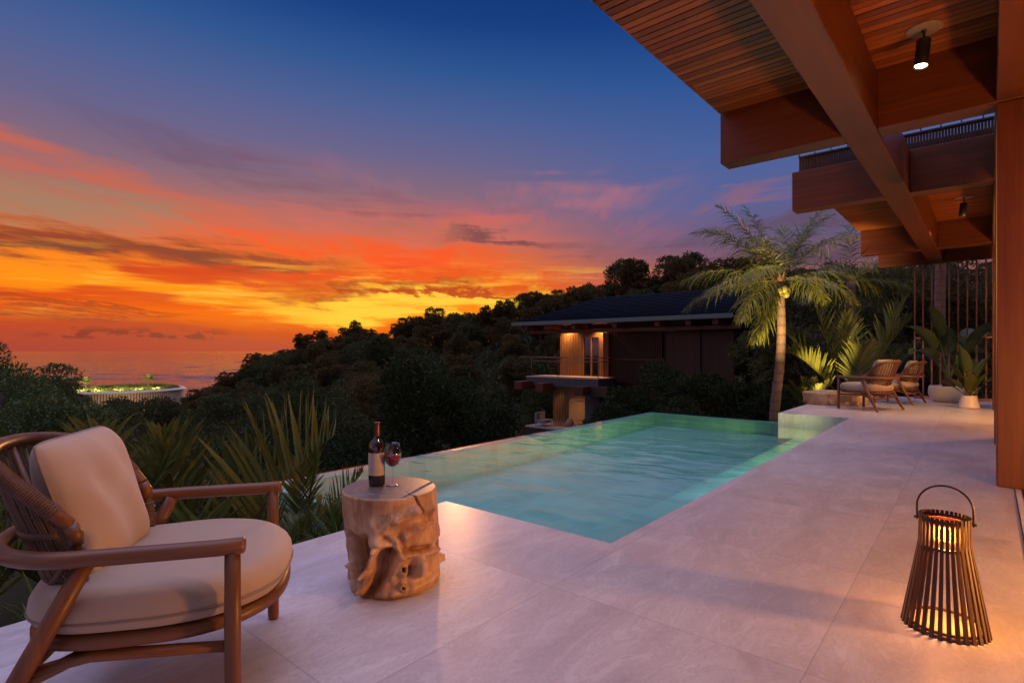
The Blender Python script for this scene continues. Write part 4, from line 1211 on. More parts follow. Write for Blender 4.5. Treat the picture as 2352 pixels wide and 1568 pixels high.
# ------------------------------------------------------------------ trees and bushes: leaf by leaf
TREE_M = [M_leaf('tree_leaf_dark', (.038, .042, .015), (.110, .102, .036), .3, .65, .25, .1),
          M_leaf('tree_leaf_haze_brown', (.052, .040, .014), (.155, .104, .036), .3, .65, .25, .1),  # brown leaf colour stands in for warm haze on the slope
          M_leaf('tree_leaf_green', (.032, .044, .015), (.098, .108, .035), .3, .6, .25, .1)]
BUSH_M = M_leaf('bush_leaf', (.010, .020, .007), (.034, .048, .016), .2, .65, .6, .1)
LEFT_M = M_leaf('left_tree_leaf', (.030, .058, .016), (.11, .15, .036), .3, .5, .4, .3)
BARK = M_plain('tree_bark', (.075, .052, .036), .9, .35, 10, bump_=.4, bscale=30)
def leaves_np(C, N, size, rg, aspect=.42, jitter=.8):
    """rhombic folded leaves at points C with rough outward directions N"""
    n = len(C)
    d = N+rg.normal(0, jitter, (n,3)); d /= np.linalg.norm(d, axis=1)[:,None]+1e-9
    s = np.cross(d, rg.normal(0, 1, (n,3))); s /= np.linalg.norm(s, axis=1)[:,None]+1e-9
    u = np.cross(s, d)
    L = size*rg.uniform(.65, 1.35, n)[:,None]
    a = C-d*L*.5; b = C+s*L*aspect*.5+u*L*.06; t = C+d*L*.5-u*L*.08; c = C-s*L*aspect*.5+u*L*.06
    V = np.stack([a,b,t,c],1).reshape(-1,3); F = np.arange(n*4).reshape(-1,4)
    return V, F
def crown_points(lobes, n, rg, shell=.45, flat=.8):
    w = np.array([l[3]**2 for l in lobes]); w = w/w.sum()
    idx = rg.choice(len(lobes), n, p=w); L = np.array(lobes)[idx]
    v = rg.normal(0, 1, (n,3)); v /= np.linalg.norm(v, axis=1)[:,None]
    v[:,2] = np.where(v[:,2] < -.55, -v[:,2], v[:,2])
    r = (shell+(1-shell)*rg.random(n)**.45)
    # clumps inside a lobe
    cl = np.array([noise.noise(Vector((float(p[0]*2.6+i), float(p[1]*2.6), float(p[2]*2.6)))) for p, i in zip(v, idx)])
    keep = cl > -.16-.3*rg.random(n)
    r = r*(1+.32*cl)
    P = L[:,:3]+v*(r*L[:,3])[:,None]*np.array([1,1,flat])
    return P[keep], v[keep]
def make_lobes(h, w, n, rg, base=.35):
    out = [(0, 0, h*.6, w*.33)]
    for k in range(n):
        a = rg.uniform(0, 6.28); zz = rg.uniform(base, .86); rr = w*.5*math.sin(math.pi*min(.98, max(.12, (zz-base*.55)/(1.05-base*.55))))*rg.uniform(.55, .95)
        out.append((rr*math.cos(a), rr*math.sin(a), h*zz, w*rg.uniform(.10, .24)))
    return out
def trunk_mb(h, w, lobes, rg, sink=1.5, r0=None):
    mb = MB(); r0 = r0 or .035*h
    top = (rg.uniform(-.04,.04)*w, rg.uniform(-.04,.04)*w, h*.6)
    mb.tube(spline([(0,0,-sink),(rg.uniform(-.03,.03)*w, 0, h*.2),top],8), [r0*(1.25-.09*i) for i in range(8)], 8)
    for l in lobes[1::2]:
        z0 = h*rg.uniform(.22,.45)
        mb.tube(spline([(0,0,z0),(l[0]*.5,l[1]*.5,z0+(l[2]-z0)*.6),(l[0]*.9,l[1]*.9,l[2])],5), [r0*.55,r0*.45,r0*.35,r0*.25,r0*.12], 6)
    return mb
def tree_proto(name, h, w, nleaf, size, mat, seed, lobes_n=14, split=True, sink=1.5, base=.3, lobes=None, shell=.45):
    rg = np.random.default_rng(seed); lobes = lobes or make_lobes(h, w, lobes_n, rg, base)
    C, N = crown_points(lobes, nleaf, rg, shell)
    N[:,2] += .35
    V, Fc = leaves_np(C, N, size, rg)
    if split:
        root = bpy.data.objects.new(name, None); COL.objects.link(root)
        np_mesh('crown', V, Fc, [mat], None, root, False)
        trunk_mb(h, w, lobes, rg, sink).build('trunk', BARK, root)
        return root
    tm = trunk_mb(h, w, lobes, rg, sink)
    nv = len(V); tv = np.array(tm.v); tf = np.array([f for f in tm.f if len(f) == 4])
    return np_mesh(name, np.concatenate([V, tv]), np.concatenate([Fc, tf+nv]), [mat, BARK], [0]*len(Fc)+[1]*len(tf), None, False)
def place(o, x, y, z, s=1.0, rz=0.0, sz=1.0):
    o.location = (x, y, z); o.rotation_euler = (0, 0, rz); o.scale = (s, s, s*sz)

# hillside trees: one mesh each, far too small to show more
GR = 'trees of the wooded hillside'
protos = []
for k in range(7):
    h = (6.2, 7.0, 5.2, 6.6, 4.6, 7.6, 5.6)[k]; w = (5.6, 5.2, 5.4, 6.2, 4.8, 4.6, 6.4)[k]
    protos.append(tree_proto('hillside_tree', h, w*(.9+.2*(k%3==0)), (7600, 7200, 7000, 8200, 6400, 6600, 8000)[k], (.33,.30,.30,.34,.28,.30,.33)[k], TREE_M[(0,1,2,0,1,1,2)[k]], 500+k, 20+k*2, False, 2.5, .22))
kinds = ['dark round crowned', 'olive brown tall crowned', 'dull green spreading', 'dark spreading', 'small olive brown', 'slender olive brown', 'broad dull green']
used = [False]*7
cnt = 0
def hill_tree(x, y, k, s, where):
    global cnt
    if cnt >= 292: return
    o = protos[k]
    if used[k]: o = o.copy(); COL.objects.link(o)
    used[k] = True; cnt += 1
    place(o, x, y, ground_z(x, y)-.2, s, random.uniform(0, 6.28), random.uniform(.9, 1.12))
    tag(o, f'{kinds[k]} tree {where}', 'tree', GR+' '+where)
def zone(x, y):
    D = 1176+1265*x/y
    if D < 520: return 'down by the sea shore'
    if D < 1180: return 'on the slope facing the sunset sea'
    if D < 1700: return 'on the slope above the neighbouring villa'
    return 'in the dark wood behind the terrace end'
# rows of the visible slope, from the skyline down towards the valley
def villa_zone(x, y):
    a = x*.645+y*.764; c = -.764*x+.645*y
    return 22 < a < 37 and 5 < c < 24
rows = [0.99, .93, .86, .78, .69, .60, .50, .40, .30, .20]
for row, fr_ in enumerate(rows):
    D = 450+random.uniform(0, 30)
    while D < 2330:
        Yr, zr = ridge_z(D); r = (D-1176)/1265
        yv = interp(r, [-1, -.85, -.72, -.45, -.2, .1, .25, .42, .6, .95], [34, 40, 105, 75, 58, 52, 44, 30, 21, 17.8])
        Y = yv+(Yr-yv)*fr_+random.uniform(-2.0, 2.0)
        step = (4.1 if row < 1 else 5.0+row*.35)/Y*1265
        if D > 1750: step *= 1.5
        x = r*Y
        if not villa_zone(x, Y) and Y > 16.5 and not (D > 2000 and row > 6):
            s = random.uniform(.72, 1.12)*(1 if D < 1700 else .8)
            if row < 1: s *= random.uniform(.75, 1.1)
            hill_tree(x, Y, random.choice((0,1,1,2,3,4,4,5,5,6)) if D < 1500 else random.randrange(7), s, zone(x, Y))  # more of the haze-brown kinds on the sunset side
        D += step*random.uniform(.8, 1.25)
# shore trees round the drum building and valley floor
for k in range(34):
    D = random.uniform(120, 620); Y = random.uniform(70, 118); r = (D-1176)/1265
    if cnt < 300: hill_tree(r*Y, Y, random.choice((0, 2, 3, 6)), random.uniform(.55, .9), 'in the valley before the round building')

# ------------- nearer trees, each with trunk and crown
def near_tree(D, Y, zt, w, nleaf, size, mat, seed, label, group, h=None, name='tree', z0=None, base=.2, lob=16, cat='tree', rz=None):
    r = (D-1176)/1265; x = r*Y; g = ground_z(x, Y) if z0 is None else z0
    h = h or zt-g
    o = tree_proto(name, h, w, nleaf, size, mat, seed, lob, True, 1.5, base)
    place(o, x, Y, zt-h*1.02, 1, random.uniform(0, 6.28)); tag(o, label, cat, group); return o
LG = 'green trees on the left slope'
near_tree(-10, 30, 1.2+52/1265*30, 6.4, 15000, .20, LEFT_M, 701, 'tall green tree at the left edge, its top above the horizon', LG, 8.5)
near_tree(70, 36, 1.2-15/1265*36, 6.5, 14000, .20, LEFT_M, 702, 'green tree second from the left edge below the horizon', LG, 7.5)
near_tree(140, 42, 1.2-95/1265*42, 6.5, 13000, .21, LEFT_M, 703, 'green tree just left of the round building', LG, 7)
near_tree(30, 20, 1.2-110/1265*20, 5.6, 16000, .15, LEFT_M, 704, 'bushy green tree behind the top of the armchair back', LG, 5.5)
near_tree(190, 26, 1.2-108/1265*26, 5.4, 14000, .16, TREE_M[2], 705, 'dark bushy tree below the left end of the round building', LG, 5)
near_tree(300, 34, 1.2-104/1265*34, 6.4, 14000, .18, TREE_M[0], 706, 'dark tree directly in front of the round building wall', LG, 5)
near_tree(410, 40, 1.2-135/1265*40, 6.0, 12000, .20, TREE_M[2], 707, 'dark tree under the right end of the round building', LG, 5)
near_tree(330, 20, 1.2-190/1265*20, 6.0, 14000, .15, TREE_M[0], 708, 'dark low tree behind the palm fronds beside the armchair', LG, 4.5)
MG = 'dark trees in the middle of the valley'
near_tree(560, 33, 1.2-62/1265*33, 6.6, 15000, .19, TREE_M[2], 711, 'round dark tree left of the tallest bush, below the sea horizon', MG, 7)
near_tree(690, 28, 1.2-46/1265*28, 6.4, 16000, .17, TREE_M[2], 712, 'broad dark tree above the wine bottle to its left', MG, 7)
near_tree(480, 24, 1.2-130/1265*24, 5.4, 14000, .16, TREE_M[0], 713, 'low dark tree behind the big palm frond', MG, 5)
near_tree(760, 19, 1.2-130/1265*19, 5.2, 15000, .13, BUSH_M, 714, 'dark bushy tree directly behind the wine bottle', MG, 5)
near_tree(620, 15, 1.2-190/1265*15, 5.0, 14000, .12, BUSH_M, 715, 'near black shrub mass between the palm frond and the pool', MG, 4)
near_tree(900, 44, 1.2-30/1265*44, 7.0, 13000, .22, TREE_M[1], 716, 'brownish tree on the slope just behind the tallest bush', MG, 8)
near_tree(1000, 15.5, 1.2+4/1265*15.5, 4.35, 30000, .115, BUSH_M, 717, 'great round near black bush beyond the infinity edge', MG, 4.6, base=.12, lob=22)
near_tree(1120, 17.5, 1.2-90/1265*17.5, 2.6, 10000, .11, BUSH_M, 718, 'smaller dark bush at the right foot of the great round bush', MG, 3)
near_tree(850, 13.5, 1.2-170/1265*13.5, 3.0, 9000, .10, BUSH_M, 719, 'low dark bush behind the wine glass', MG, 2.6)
near_tree(1250, 37, 1.2-75/1265*37, 3.4, 9000, .15, TREE_M[2], 720, 'young leafy tree under the balcony of the villa', MG, 5)
near_tree(1200, 27, 1.2-175/1265*27, 2.2, 6000, .12, TREE_M[2], 721, 'little tree by the pond left of the villa terrace', MG, 2.6)
near_tree(1430, 26, 1.2-115/1265*26, 3.0, 9000, .13, TREE_M[2], 722, 'leafy tree against the right side of the villa', MG, 5)
HG = 'dark shrubs behind the far end of the pool'
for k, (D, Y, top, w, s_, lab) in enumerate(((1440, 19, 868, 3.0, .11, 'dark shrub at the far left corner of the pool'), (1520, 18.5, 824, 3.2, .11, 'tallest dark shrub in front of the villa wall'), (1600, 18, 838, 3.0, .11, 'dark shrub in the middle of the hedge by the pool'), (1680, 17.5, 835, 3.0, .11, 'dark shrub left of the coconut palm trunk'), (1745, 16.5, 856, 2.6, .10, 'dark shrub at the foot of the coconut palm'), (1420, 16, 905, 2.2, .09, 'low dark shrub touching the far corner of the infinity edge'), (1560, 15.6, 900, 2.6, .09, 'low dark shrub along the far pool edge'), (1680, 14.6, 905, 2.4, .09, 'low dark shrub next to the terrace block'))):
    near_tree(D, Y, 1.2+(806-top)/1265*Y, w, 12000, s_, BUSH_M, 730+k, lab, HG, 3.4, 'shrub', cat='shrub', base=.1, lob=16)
WG = 'dark trees behind the palms and the rod screen'
for k, (D, Y, top, w, lab) in enumerate(((1720, 30, 610, 6.5, 'dark tree behind the left fronds of the coconut palm'), (1930, 26, 600, 6.5, 'dark tree filling the gap right of the coconut palm crown'), (2060, 24, 575, 6.0, 'dark tree left of the rod screen'), (2200, 24, 600, 6.0, 'dark tree behind the middle of the rod screen'), (2320, 23, 620, 6.0, 'dark tree behind the right end of the rod screen'), (1850, 20, 745, 4.5, 'dark low tree behind the V shaped young palm'), (2010, 20.5, 770, 4.0, 'dark low tree behind the far armchairs'), (2160, 21, 780, 4.2, 'dark low tree behind the bowl planter'))):
    near_tree(D, Y, 1.2+(806-top)/1265*Y, w, 13000, .17, TREE_M[0], 750+k, lab, WG, 5.5 if top < 700 else 3.2)
# undergrowth that closes the slope between the crowns
rg = np.random.default_rng(99); C = []
for k in range(30000):
    D = rg.uniform(-120, 2420); r = (D-1176)/1265
    Y = math.exp(rg.uniform(math.log(9), math.log(175)))
    x = r*Y; a = x*.645+Y*.764; c = -.764*x+.645*Y
    if a < 19 and c < 7.5: continue
    if 24 < a < 35 and 8 < c < 22: continue
    if 12 < a < 16 and c < 12 and False: continue
    z = ground_z(x, Y)
    if z < -19.5: continue
    C.append((x, Y, z+rg.random()*min(1.6, Y*.03), Y))
C = np.array(C); sz = np.clip(C[:,3]*.0085, .12, .9)
C3 = np.repeat(C[:,:3], 5, 0)+rg.normal(0, 1, (len(C)*5, 3))*np.repeat(sz, 5)[:,None]*.8
V, Fc = leaves_np(C3, np.tile(np.array([[0,0,.8]]), (len(C3),1)), 1.0, rg)
ctr = np.repeat(C3, 4, 0); V = ctr+(V-ctr)*np.repeat(np.repeat(sz,5),4)[:,None]*1.3
o = np_mesh('undergrowth', V, Fc, [TREE_M[0]], None, None, False); o['kind'] = 'stuff'
# ------------------------------------------------------------------ neighbouring villa (same grid as the terrace)
VW = M_wood('villa_cladding', (.13, .055, .022), (.28, .13, .055), 'z', 1, .5, 26)
VB = M_wood('villa_battens', (.16, .075, .03), (.36, .19, .085), 'z', 1, .5, 30)
SLATE = None
m, nt, p = new_mat('slate_shingles'); c = coord(nt); x, y, z = sep(nt, c)
br = nt.nodes.new('ShaderNodeTexBrick'); br.offset = .5; br.inputs['Scale'].default_value = 1; br.inputs['Brick Width'].default_value = .34; br.inputs['Row Height'].default_value = .30; br.inputs['Mortar Size'].default_value = .018
br.inputs['Color1'].default_value = (.004,.007,.014,1); br.inputs['Color2'].default_value = (.008,.012,.022,1); br.inputs['Mortar'].default_value = (.006,.007,.01,1)
link(nt, comb(nt, y, x, 0.0), br.inputs['Vector']); n = noise_(nt, c, 2, 5)
setin(nt, p, 'Base Color', mixc(nt, .5, X(nt, br.outputs['Color']), ramp(nt, n, [(.3,(.0035,.006,.013)),(.7,(.009,.013,.024))]))); p.inputs['Roughness'].default_value = .85; p.inputs['Specular IOR Level'].default_value = .06
setin(nt, p, 'Normal', bump(nt, X(nt, br.outputs['Fac'])*-1.0+n*.5, .6, .03)); SLATE = m
FASCIA = M_plain('villa_fascia', (.10,.15,.15), .5, .1)
PANE = None
m, nt, p = new_mat('villa_window_glass'); p.inputs['Base Color'].default_value = (.012,.014,.018,1); p.inputs['Roughness'].default_value = .03; p.inputs['Specular IOR Level'].default_value = .9; PANE = m
vil = empty('neighbouring_villa', at(27, 15.6), DECK_ROT, 'two storey timber villa with a dark slate roof, balcony and lit corner door', 'villa')
VX, VY = 27, 15.6
def vb(name, mat, boxes, bev=0, parent=None):
    mb = MB()
    for b in boxes: mb.box(b[0]-VX, b[1]-VX, b[2]-VY, b[3]-VY, b[4], b[5])
    return mb.build(name, mat, parent or vil, bevel=bev)
# roof: hipped, flaring to the eaves
EZ = 2.80
mb = MB(); N = 9
c_r, c_l = 8.4, 21.4; a_f, a_b = 25.4, 34.6
def roof_row(t):      # t 0 eave .. 1 ridge
    z = EZ+.10+1.66*(t*.78+.22*t**2.2)
    f = t
    return [(a_f+(30-a_f)*f, c_r+0*f, z), (a_f+(30-a_f)*f, c_l-(c_l-18.3)*f, z), (a_b+(30-a_b)*f, c_l-(c_l-18.3)*f, z), (a_b+(30-a_b)*f, c_r, z)]
rows = []
N = 17
for i in range(N):       # slate courses lapping over each other
    for t, up in ((i/N, .05), ((i+1)/N, .0)): rows.append([(q[0], q[1], q[2]+up) for q in roof_row(t)])
mb.grid([[ (q[0]-VX, q[1]-VY, q[2]) for q in row] for row in rows], 0, closed=True, smooth=False)
mb.build('roof', SLATE, vil)
vb('fascia', FASCIA, [(a_f-.06, a_f-.002, c_r, c_l+.06, EZ-.10, EZ+.11), (a_f, a_b, c_l+.002, c_l+.06, EZ-.10, EZ+.11)], .01)
vb('soffit', VW, [(a_f, a_b, c_r, c_l, EZ-.06, EZ+.06)])
for k, c in enumerate((20.6, 19.1, 17.2, 14.6, 12.2, 10.6, 9.3)):
    vb('eave_beam', BEAM['x'], [(a_f+.25, 27.0, c-.14, c+.14, EZ-.36, EZ-.062)], .01)
vb('eave_purlin', BEAM['y'], [(26.4, 26.62, c_r, 20.9, EZ-.62 if False else EZ-.56, EZ-.362)], .01)
FZ = -.25
# corner room: batten panels, glazed door, corner post
def battens(name, a, c0, c1, z0, z1, w=.055, gap=.055, mat=VB, d=.05):
    mb = MB(); c = c0
    while c+w <= c1:
        mb.box(a-d-VX, a-VX, c-VY, c+w-VY, z0, z1); c += w+gap
    return mb.build(name, mat, vil)
ctop = 2.24
vb('wall', VW, [(27.0, 27.15, 15.55, 16.28, FZ, ctop), (27.0, 27.15, 17.44, 19.05, FZ, ctop), (27.0, 27.15, 16.281, 17.439, FZ+2.3, ctop),
                (27.16, 33.5, 18.9, 19.05, FZ, ctop), ], .0)
vb('rear_wall', DARKWOOD, [(27.3, 27.45, 9.0, 15.52, -3.2, ctop)])
battens('batten_panel', 26.998, 17.50, 19.0, FZ+.02, ctop-.02); battens('batten_panel', 26.998, 15.95, 16.26, FZ+.02, ctop-.02); battens('batten_panel', 26.998, 16.0, 16.27, FZ+.02, ctop-.02) if False else None
vb('corner_post', BEAM['z'], [(26.7, 26.995, 15.56, 15.90, -3.2, ctop)], .01)
dr = vb('glazed_door', PANE, [(27.05, 27.07, 16.30, 17.42, FZ+.03, FZ+2.28)])
vb('frame', VW, [(26.96, 27.10, 16.282, 16.34, FZ+.01, FZ+2.3), (26.96, 27.10, 16.83, 16.89, FZ+.01, FZ+2.3), (26.96, 27.10, 17.38, 17.438, FZ+.01, FZ+2.3), (26.96,27.10,16.342,16.828,FZ+2.23,FZ+2.3), (26.96,27.10,16.892,17.378,FZ+2.23,FZ+2.3)], 0, dr)
vb('slatted_shutter_wall', DARKWOOD, [(27.10, 27.28, 12.6, 15.5, FZ-.3, ctop)])
battens('batten_panel', 27.095, 12.6, 15.5, FZ-.25, ctop, .05, .07, DARKWOOD, .06)
vb('wall_panel', DARKWOOD, [(27.2, 27.29, 10.6, 12.4, FZ-.3, ctop)], .01)
vb('shutter_rail', VW, [(26.98, 27.02, 12.6, 15.5, .72, .76)])
# balcony
vb('balcony_floor', M_plain('balcony_boards', (.40,.30,.24), .5, .1), [(25.2, 26.995, 15.3, 20.2, FZ-.07, FZ)], .005)
vb('balcony_slab', M_plain('dark_slab', (.055,.06,.07), .6, .2), [(25.22, 33, 15.92, 20.15, FZ-.55, FZ-.075), (25.22, 26.69, 15.32, 15.915, FZ-.55, FZ-.075)], .01)
for k, (a, c, z) in enumerate(((24.2, 20.0, FZ-.62), (24.3, 18.55, FZ-.68), (24.2, 15.9, FZ-.75))):
    vb('balcony_joist', BEAM['x'] if k < 2 else DARKWOOD, [(a, 25.6, c-.28, c+.28, z-.12, z+.34)], .015)
vb('balcony_joist', DARKWOOD, [(24.9, 25.215, 14.6, 15.6, FZ-.95, FZ-.42)], .015)
mb = MB()
for z in (.62, .82): mb.tube([(25.35-VX, 19.9-VY, z), (25.35-VX, 15.4-VY, z), (26.9-VX, 15.4-VY, z)], .025, 8)
for c in (19.9, 18.0, 15.4): mb.tube([(25.35-VX, c-VY, FZ), (25.35-VX, c-VY, .82)], .018, 8)
mb.tube([(25.1-VX, 20.6-VY, .86),(25.1-VX, 17.2-VY, .86)], .022, 8)
mb.build('balcony_railing', M_plain('railing_bronze', (.20,.11,.06), .4, .1, metal=.4), vil)
# lower floor
LZ = -3.05
vb('lower_floor', M_plain('lower_boards', (.36,.26,.2), .5, .1), [(24.6, 27.28, 15.2, 19.8, LZ-.1, LZ)], .005)
vb('lower_slab', M_plain('dark_slab_low', (.05,.05,.06), .6, .2), [(24.7, 27.2, 15.3, 19.7, LZ-.7, LZ-.105)], .01)
vb('dark_pier', M_plain('dark_pier_render', (.045,.05,.06), .7, .2), [(25.6, 26.6, 15.5, 16.4, LZ, FZ-.56)], .01)
battens('batten_panel', 25.45, 17.35, 18.4, LZ+.02, FZ-.56, .05, .06)
vb('lower_wall', M_plain('lower_render', (.42,.30,.2), .7, .1), [(27.0, 27.15, 15.6, 18.4, LZ, -.85 if False else FZ-.56)], 0)
mb = MB()
for z in (-1.55, -2.6): mb.tube([(25.5-VX, 16.45-VY, z), (25.5-VX, 17.33-VY, z)], .022, 8)
mb.build('lower_rail', VB, vil)
o = MB(); o.lathe([(0,0),(.16,.0),(.24,.12),(.26,.28),(.2,.44),(.12,.52),(.13,.55),(0,.55)], 24)
P = at(25.1, 17.05); o = o.build('clay_urn', M_plain('clay', (.30,.17,.10), .7, .15), None, (P.x, P.y, LZ)); tag(o, 'round clay urn on the lower floor of the villa', 'urn')
mb = MB(); mb.box(-.4,.4,-.35,.35,.18,.36); mb.box(-.4,.4,.20,.35,.36,.75)
for sx in (-.36,.36):
    for sy in (-.3,.3): mb.tube([(sx,sy,0),(sx,sy,.18)], .02, 6)
P = at(25.2, 18.9); o = mb.build('outdoor_seat', M_plain('seat_linen', (.24,.21,.19), .8, .1), None, (P.x, P.y, LZ), DECK_ROT, .03); tag(o, 'low pale seat on the lower terrace of the villa', 'seat')
def downlight(a, c, z, power, label, root_rot=DECK_ROT, size=70, grp='downlights under the villa eaves'):
    P = at(a, c); P.z = z
    root = empty('downlight', P, 0, label, 'downlight', grp)
    mb = MB(); mb.lathe([(.0,0),(.05,0),(.05,-.012),(.04,-.014)], 16, cap=False); mb.build('trim_ring', BLACK, root)
    mb = MB(); mb.lathe([(0,-.006),(.039,-.006),(.039,-.008),(0,-.008)], 16); mb.build('lens', M_emit('downlight_lens', (1,.7,.35), 8), root)
    l = bpy.data.lights.new('downlight_beam', 'SPOT'); l.energy = power; l.color = (1.0,.50,.17); l.spot_size = R(size); l.spot_blend = .9; l.shadow_soft_size = .05
    lo = bpy.data.objects.new('downlight_beam', l); COL.objects.link(lo); lo.parent = root; lo.location = (0,0,-.03)
downlight(26.75, 18.3, EZ-.062, 560, 'downlight over the left batten panel of the villa', size=120)
downlight(26.75, 16.1, EZ-.062, 560, 'downlight over the corner post of the villa', size=120)
downlight(25.9, 17.6, FZ-.56, 90, 'downlight under the villa balcony over the lower floor', size=130)

flood_later = []
# ------------------------------------------------------------------ round building with a planted roof by the shore
BX, BY, BR = -106.5, 150, 15.2
BZ = -8.9
rb = empty('round_building', (BX, BY, BZ), 0, 'round pale building with ribbed wall and lit planted roof by the sea', 'building')
RIBW = M_plain('pale_rib_cladding', (.64,.45,.27), .6, .08)
mb = MB(); mb.lathe([(BR-.45,-7.5),(BR-.45,-.55)], 128, cap=False); mb.build('wall', M_plain('recess_wall', (.20,.15,.11), .7, .1), rb)
mb = MB()
for k in range(150):
    a = 2*math.pi*k/150; e = Vector((math.cos(a), math.sin(a), 0)); t = Vector((-e.y, e.x, 0))
    p0 = e*(BR-.30)
    mb.bar(p0+Vector((0,0,-6.2)), p0+Vector((0,0,-.56)), .38, .22, up=e)
mb.build('wall_ribs', RIBW, rb)
mb = MB(); mb.lathe([(BR-.44,-7.5),(BR-.1,-7.5),(BR-.1,-6.21),(BR-.44,-6.21)], 128, cap=False); mb.build('plinth', M_plain('dark_plinth', (.05,.07,.10), .6, .1), rb)
mb = MB(); mb.lathe([(BR-1.2,-.55),(BR+.12,-.55),(BR+.18,-.50),(BR+.18,-.36),(BR+.05,-.33),(BR-.3,-.33),(BR-.32,-.05),(BR-.38,-.02),(BR-1.1,-.02),(BR-1.12,-.3)], 128, cap=False); mb.build('roof_rim', M_plain('roof_rim_stone', (.55,.46,.38), .5, .06), rb)
mb = MB(); mb.lathe([(0,-.30),(BR-1.0,-.30)], 96, cap=False); mb.build('roof_bed', M_plain('roof_soil', (.06,.07,.03), .9, .3), rb)
rg = np.random.default_rng(5); n = 13000
ang = rg.uniform(0, 6.28, n); rad = (BR-1.5)*np.sqrt(rg.random(n)); 
wav = np.sin(rad*1.1+np.sin(ang*2)*1.5)
ok = (wav > -.75); ang, rad, wav = ang[ok], rad[ok], wav[ok]
C = np.stack([rad*np.cos(ang), rad*np.sin(ang), -.05+rg.random(len(rad))*.5*(1+wav)*.7], 1)
V, Fc = leaves_np(C, np.tile(np.array([[0,0,1.]]), (len(C),1)), .36, rg, .5, .6)
ROOFG = M_leaf('roof_planting', (.08,.10,.018), (.19,.21,.045), .3, .6, .2)
np_mesh('roof_planting', V, Fc, [ROOFG], None, rb, False)['kind'] = 'stuff'
mb = MB()
for (x, y, w) in ((-7.5, 5.5, 3.2), (-5.5, 8.2, 2.2), (-9.5, 3.0, 2.0)): mb.box(x, x+w, y, y+1.6, -.3, .18)
mb.build('roof_planter_wall', RIBW, rb)
# lower round terraces at the right
for k, (dx, dy, r_, z, lab) in enumerate(((15.5, 6, 3.2, -3.0, 'small round balcony at the right of the round building'), (17.5, 9.5, 4.2, -5.0, 'lower round terrace at the right of the round building'))):
    mb = MB(); mb.lathe([(0,-.3),(r_,-.3),(r_,.0),(r_-.12,.35),(r_-.2,.35),(r_-.2,0),(0,0)], 40); mb.build('round_terrace', M_plain('terrace_rim', (.28,.22,.18), .6, .1), rb, (dx, dy, z))
# palms on that roof, lit
for k, (dx, dy, s, lab) in enumerate(((8.2, -1.0, 1.0, 'largest small palm on the planted roof, at its right'), (-2.2, -9.5, .9, 'small palm in the middle of the planted roof edge'), (-11.5, -6.2, .95, 'small palm at the left end of the planted roof'))):
    fr = []
    for j in range(11): fr.append(dict(base=(0,0,1.25), az=R(j*33+k*9), el=R(52+18*math.sin(j*2.3)), length=1.7, droop=.9, nleaf=12, ll=.55, lw=.05, seed=900+j+20*k, fold=.2, ldroop=1.0, rad=.03))
    def tk(root):
        mb = MB(); mb.tube([(0,0,-.1),(0,0,1.3)], [.13,.10], 8); mb.build('trunk', BARK, root)
    palm_plant('roof_palm', (BX+dx, BY+dy, BZ-.25), 0, fr, lab, 'palm', 'small palms on the planted roof', ROOFG, tk, s*1.6)
for k in range(9):
    t = R(-165+k*18)
    P = Vector((BX+(BR-.8)*math.cos(t), BY+(BR-.8)*math.sin(t), BZ+.9))
    flood_later.append((tuple(P), (BX-1.5*math.cos(t), BY-1.5*math.sin(t), BZ-.6), 2200, 'added unseen floodlight on the rim of the planted roof', 150, (1, .80, .40), 'added floodlights on the rim of the planted roof'))  # lamps added to brighten the roof planting

# dark little outbuilding behind the far chairs
sh = empty('garden_shed', (14.3, 23.2, -.5), R(35), 'small dark blue shed glimpsed between the palms behind the far armchairs', 'shed')
mb = MB(); mb.box(-1.0,1.0,-1.0,1.0,-1,2.05); mb.build('wall', M_plain('shed_boards', (.035,.045,.06), .7, .2), sh)
mb = MB(); mb.add([(-1.2,-1.3,2.0),(1.2,-1.3,2.0),(1.2,1.3,2.5),(-1.2,1.3,2.5),(-1.2,-1.3,2.1),(1.2,-1.3,2.1),(1.2,1.3,2.6),(-1.2,1.3,2.6)], [(0,3,2,1),(4,5,6,7),(0,1,5,4),(1,2,6,5),(2,3,7,6),(3,0,4,7)], 0, False); mb.build('roof', SLATE, sh)

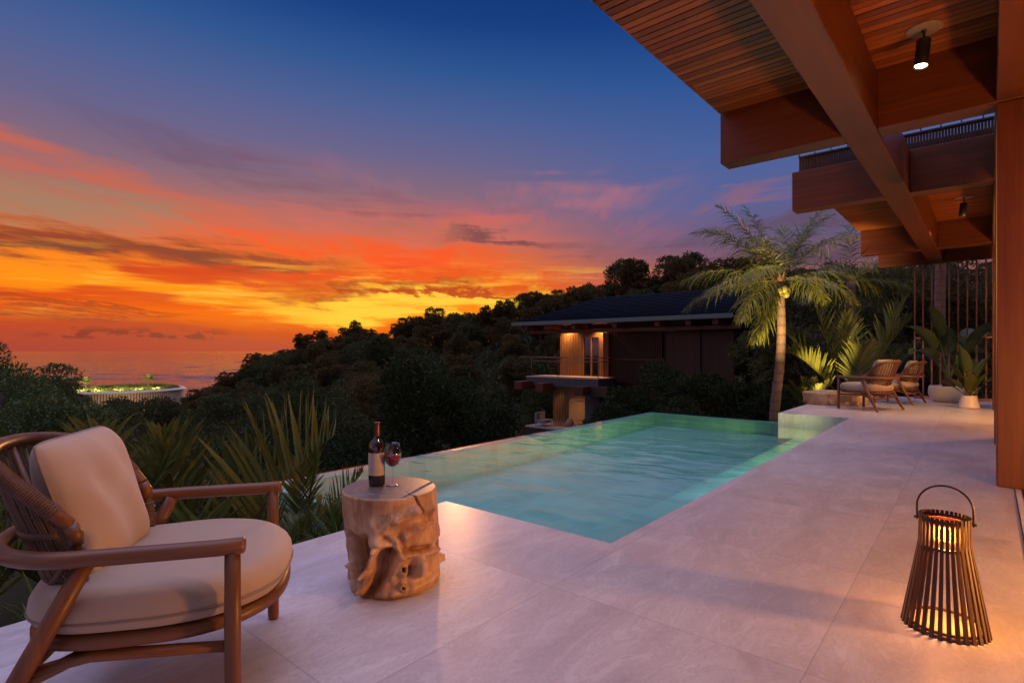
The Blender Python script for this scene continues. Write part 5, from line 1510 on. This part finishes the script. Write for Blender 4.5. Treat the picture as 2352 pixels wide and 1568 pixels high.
# garden floodlights at the foot of the palms
def flood(loc, aim, power, label, size=70, col=(1,.66,.26), grp='small black floodlights among the plants'):
    root = empty('garden_floodlight', loc, 0, label, 'floodlight', grp)
    d = (Vector(aim)-Vector(loc)).normalized()
    mb = MB(); mb.tube([(0,0,-1.2),(0,0,.06)], .012, 8); mb.build('spike', BLACK, root)
    mb = MB(); c = Vector((0,0,.09)); mb.tube([c-d*.05, c+d*.05], [.03,.04], 16, cap=True); mb.build('lamp_head', BLACK, root)
    l = bpy.data.lights.new('flood_beam', 'SPOT'); l.energy = power; l.color = col; l.spot_size = R(size); l.spot_blend = .8; l.shadow_soft_size = .04
    lo = bpy.data.objects.new('flood_beam', l); COL.objects.link(lo); lo.parent = root; lo.location = c+d*.07
    lo.rotation_euler = rot_to(d)
for k, (dx, dy) in enumerate(((-4, -27), (7, -25), (15, -21))):
    flood((BX+dx, BY+dy, -14.5), (BX+dx*.6, BY-10, -12), 2400, 'added unseen floodlight washing the ribbed wall of the round building', 110, (1, .72, .40), 'added floodlights in front of the round building')  # lamps added out of sight to brighten the round wall
for q in flood_later: flood(*q)
flood((5.55, 11.75, -.45), (6.85, 14.0, 3.5), 2500, 'small black floodlight aimed up the coconut palm', 62)
flood((7.0, 13.1, -.45), (9.45, 15.3, 2.0), 1300, 'small black floodlight aimed at the V shaped young palm', 50)

# ------------------------------------------------------------------ last light of the sun
s = bpy.data.lights.new('sun', 'SUN'); s.energy = .9; s.angle = R(2); s.color = (1, .42, .14)
so = bpy.data.objects.new('sun', s); COL.objects.link(so)
az, el = R(-6), R(5.0)
d = Vector((math.sin(az)*math.cos(el), math.cos(az)*math.cos(el), math.sin(el)))
so.rotation_euler = (-d).to_track_quat('-Z', 'Y').to_euler(); so.location = (0, 0, 30)

# ------------------------------------------------------------------ unseen lamps added under water to make the pool glow
for k, a in enumerate((6.3, 7.6, 8.9, 10.2)):
    P = at(a, 1.775); P.z = -.375
    root = empty('added_pool_light', P, DECK_ROT, 'added unseen underwater light in the pool wall under the terrace edge', 'pool light', 'added underwater lights along the terrace side of the pool')
    mb = MB(); mb.tube([(0,-.012,0),(0,.008,0)], .06, 24); mb.build('bezel', WHITE, root)
    mb = MB(); mb.tube([(0,.0085,0),(0,.0115,0)], .048, 24); mb.build('lens', M_emit('pool_lens', (.75,.95,1), 3), root)
    l = bpy.data.lights.new('pool_beam', 'SPOT'); l.energy = (60, 90, 130, 160)[k]; l.color = ((.50, .85, 1.0), (.52, .86, .95), (.80, .95, .45), (.90, .92, .30))[k]; l.spot_size = R(172); l.spot_blend = .6; l.shadow_soft_size = .06
    lo = bpy.data.objects.new('pool_beam', l); COL.objects.link(lo); lo.parent = root; lo.location = (0, .03, 0); lo.rotation_euler = (R(90), 0, 0)
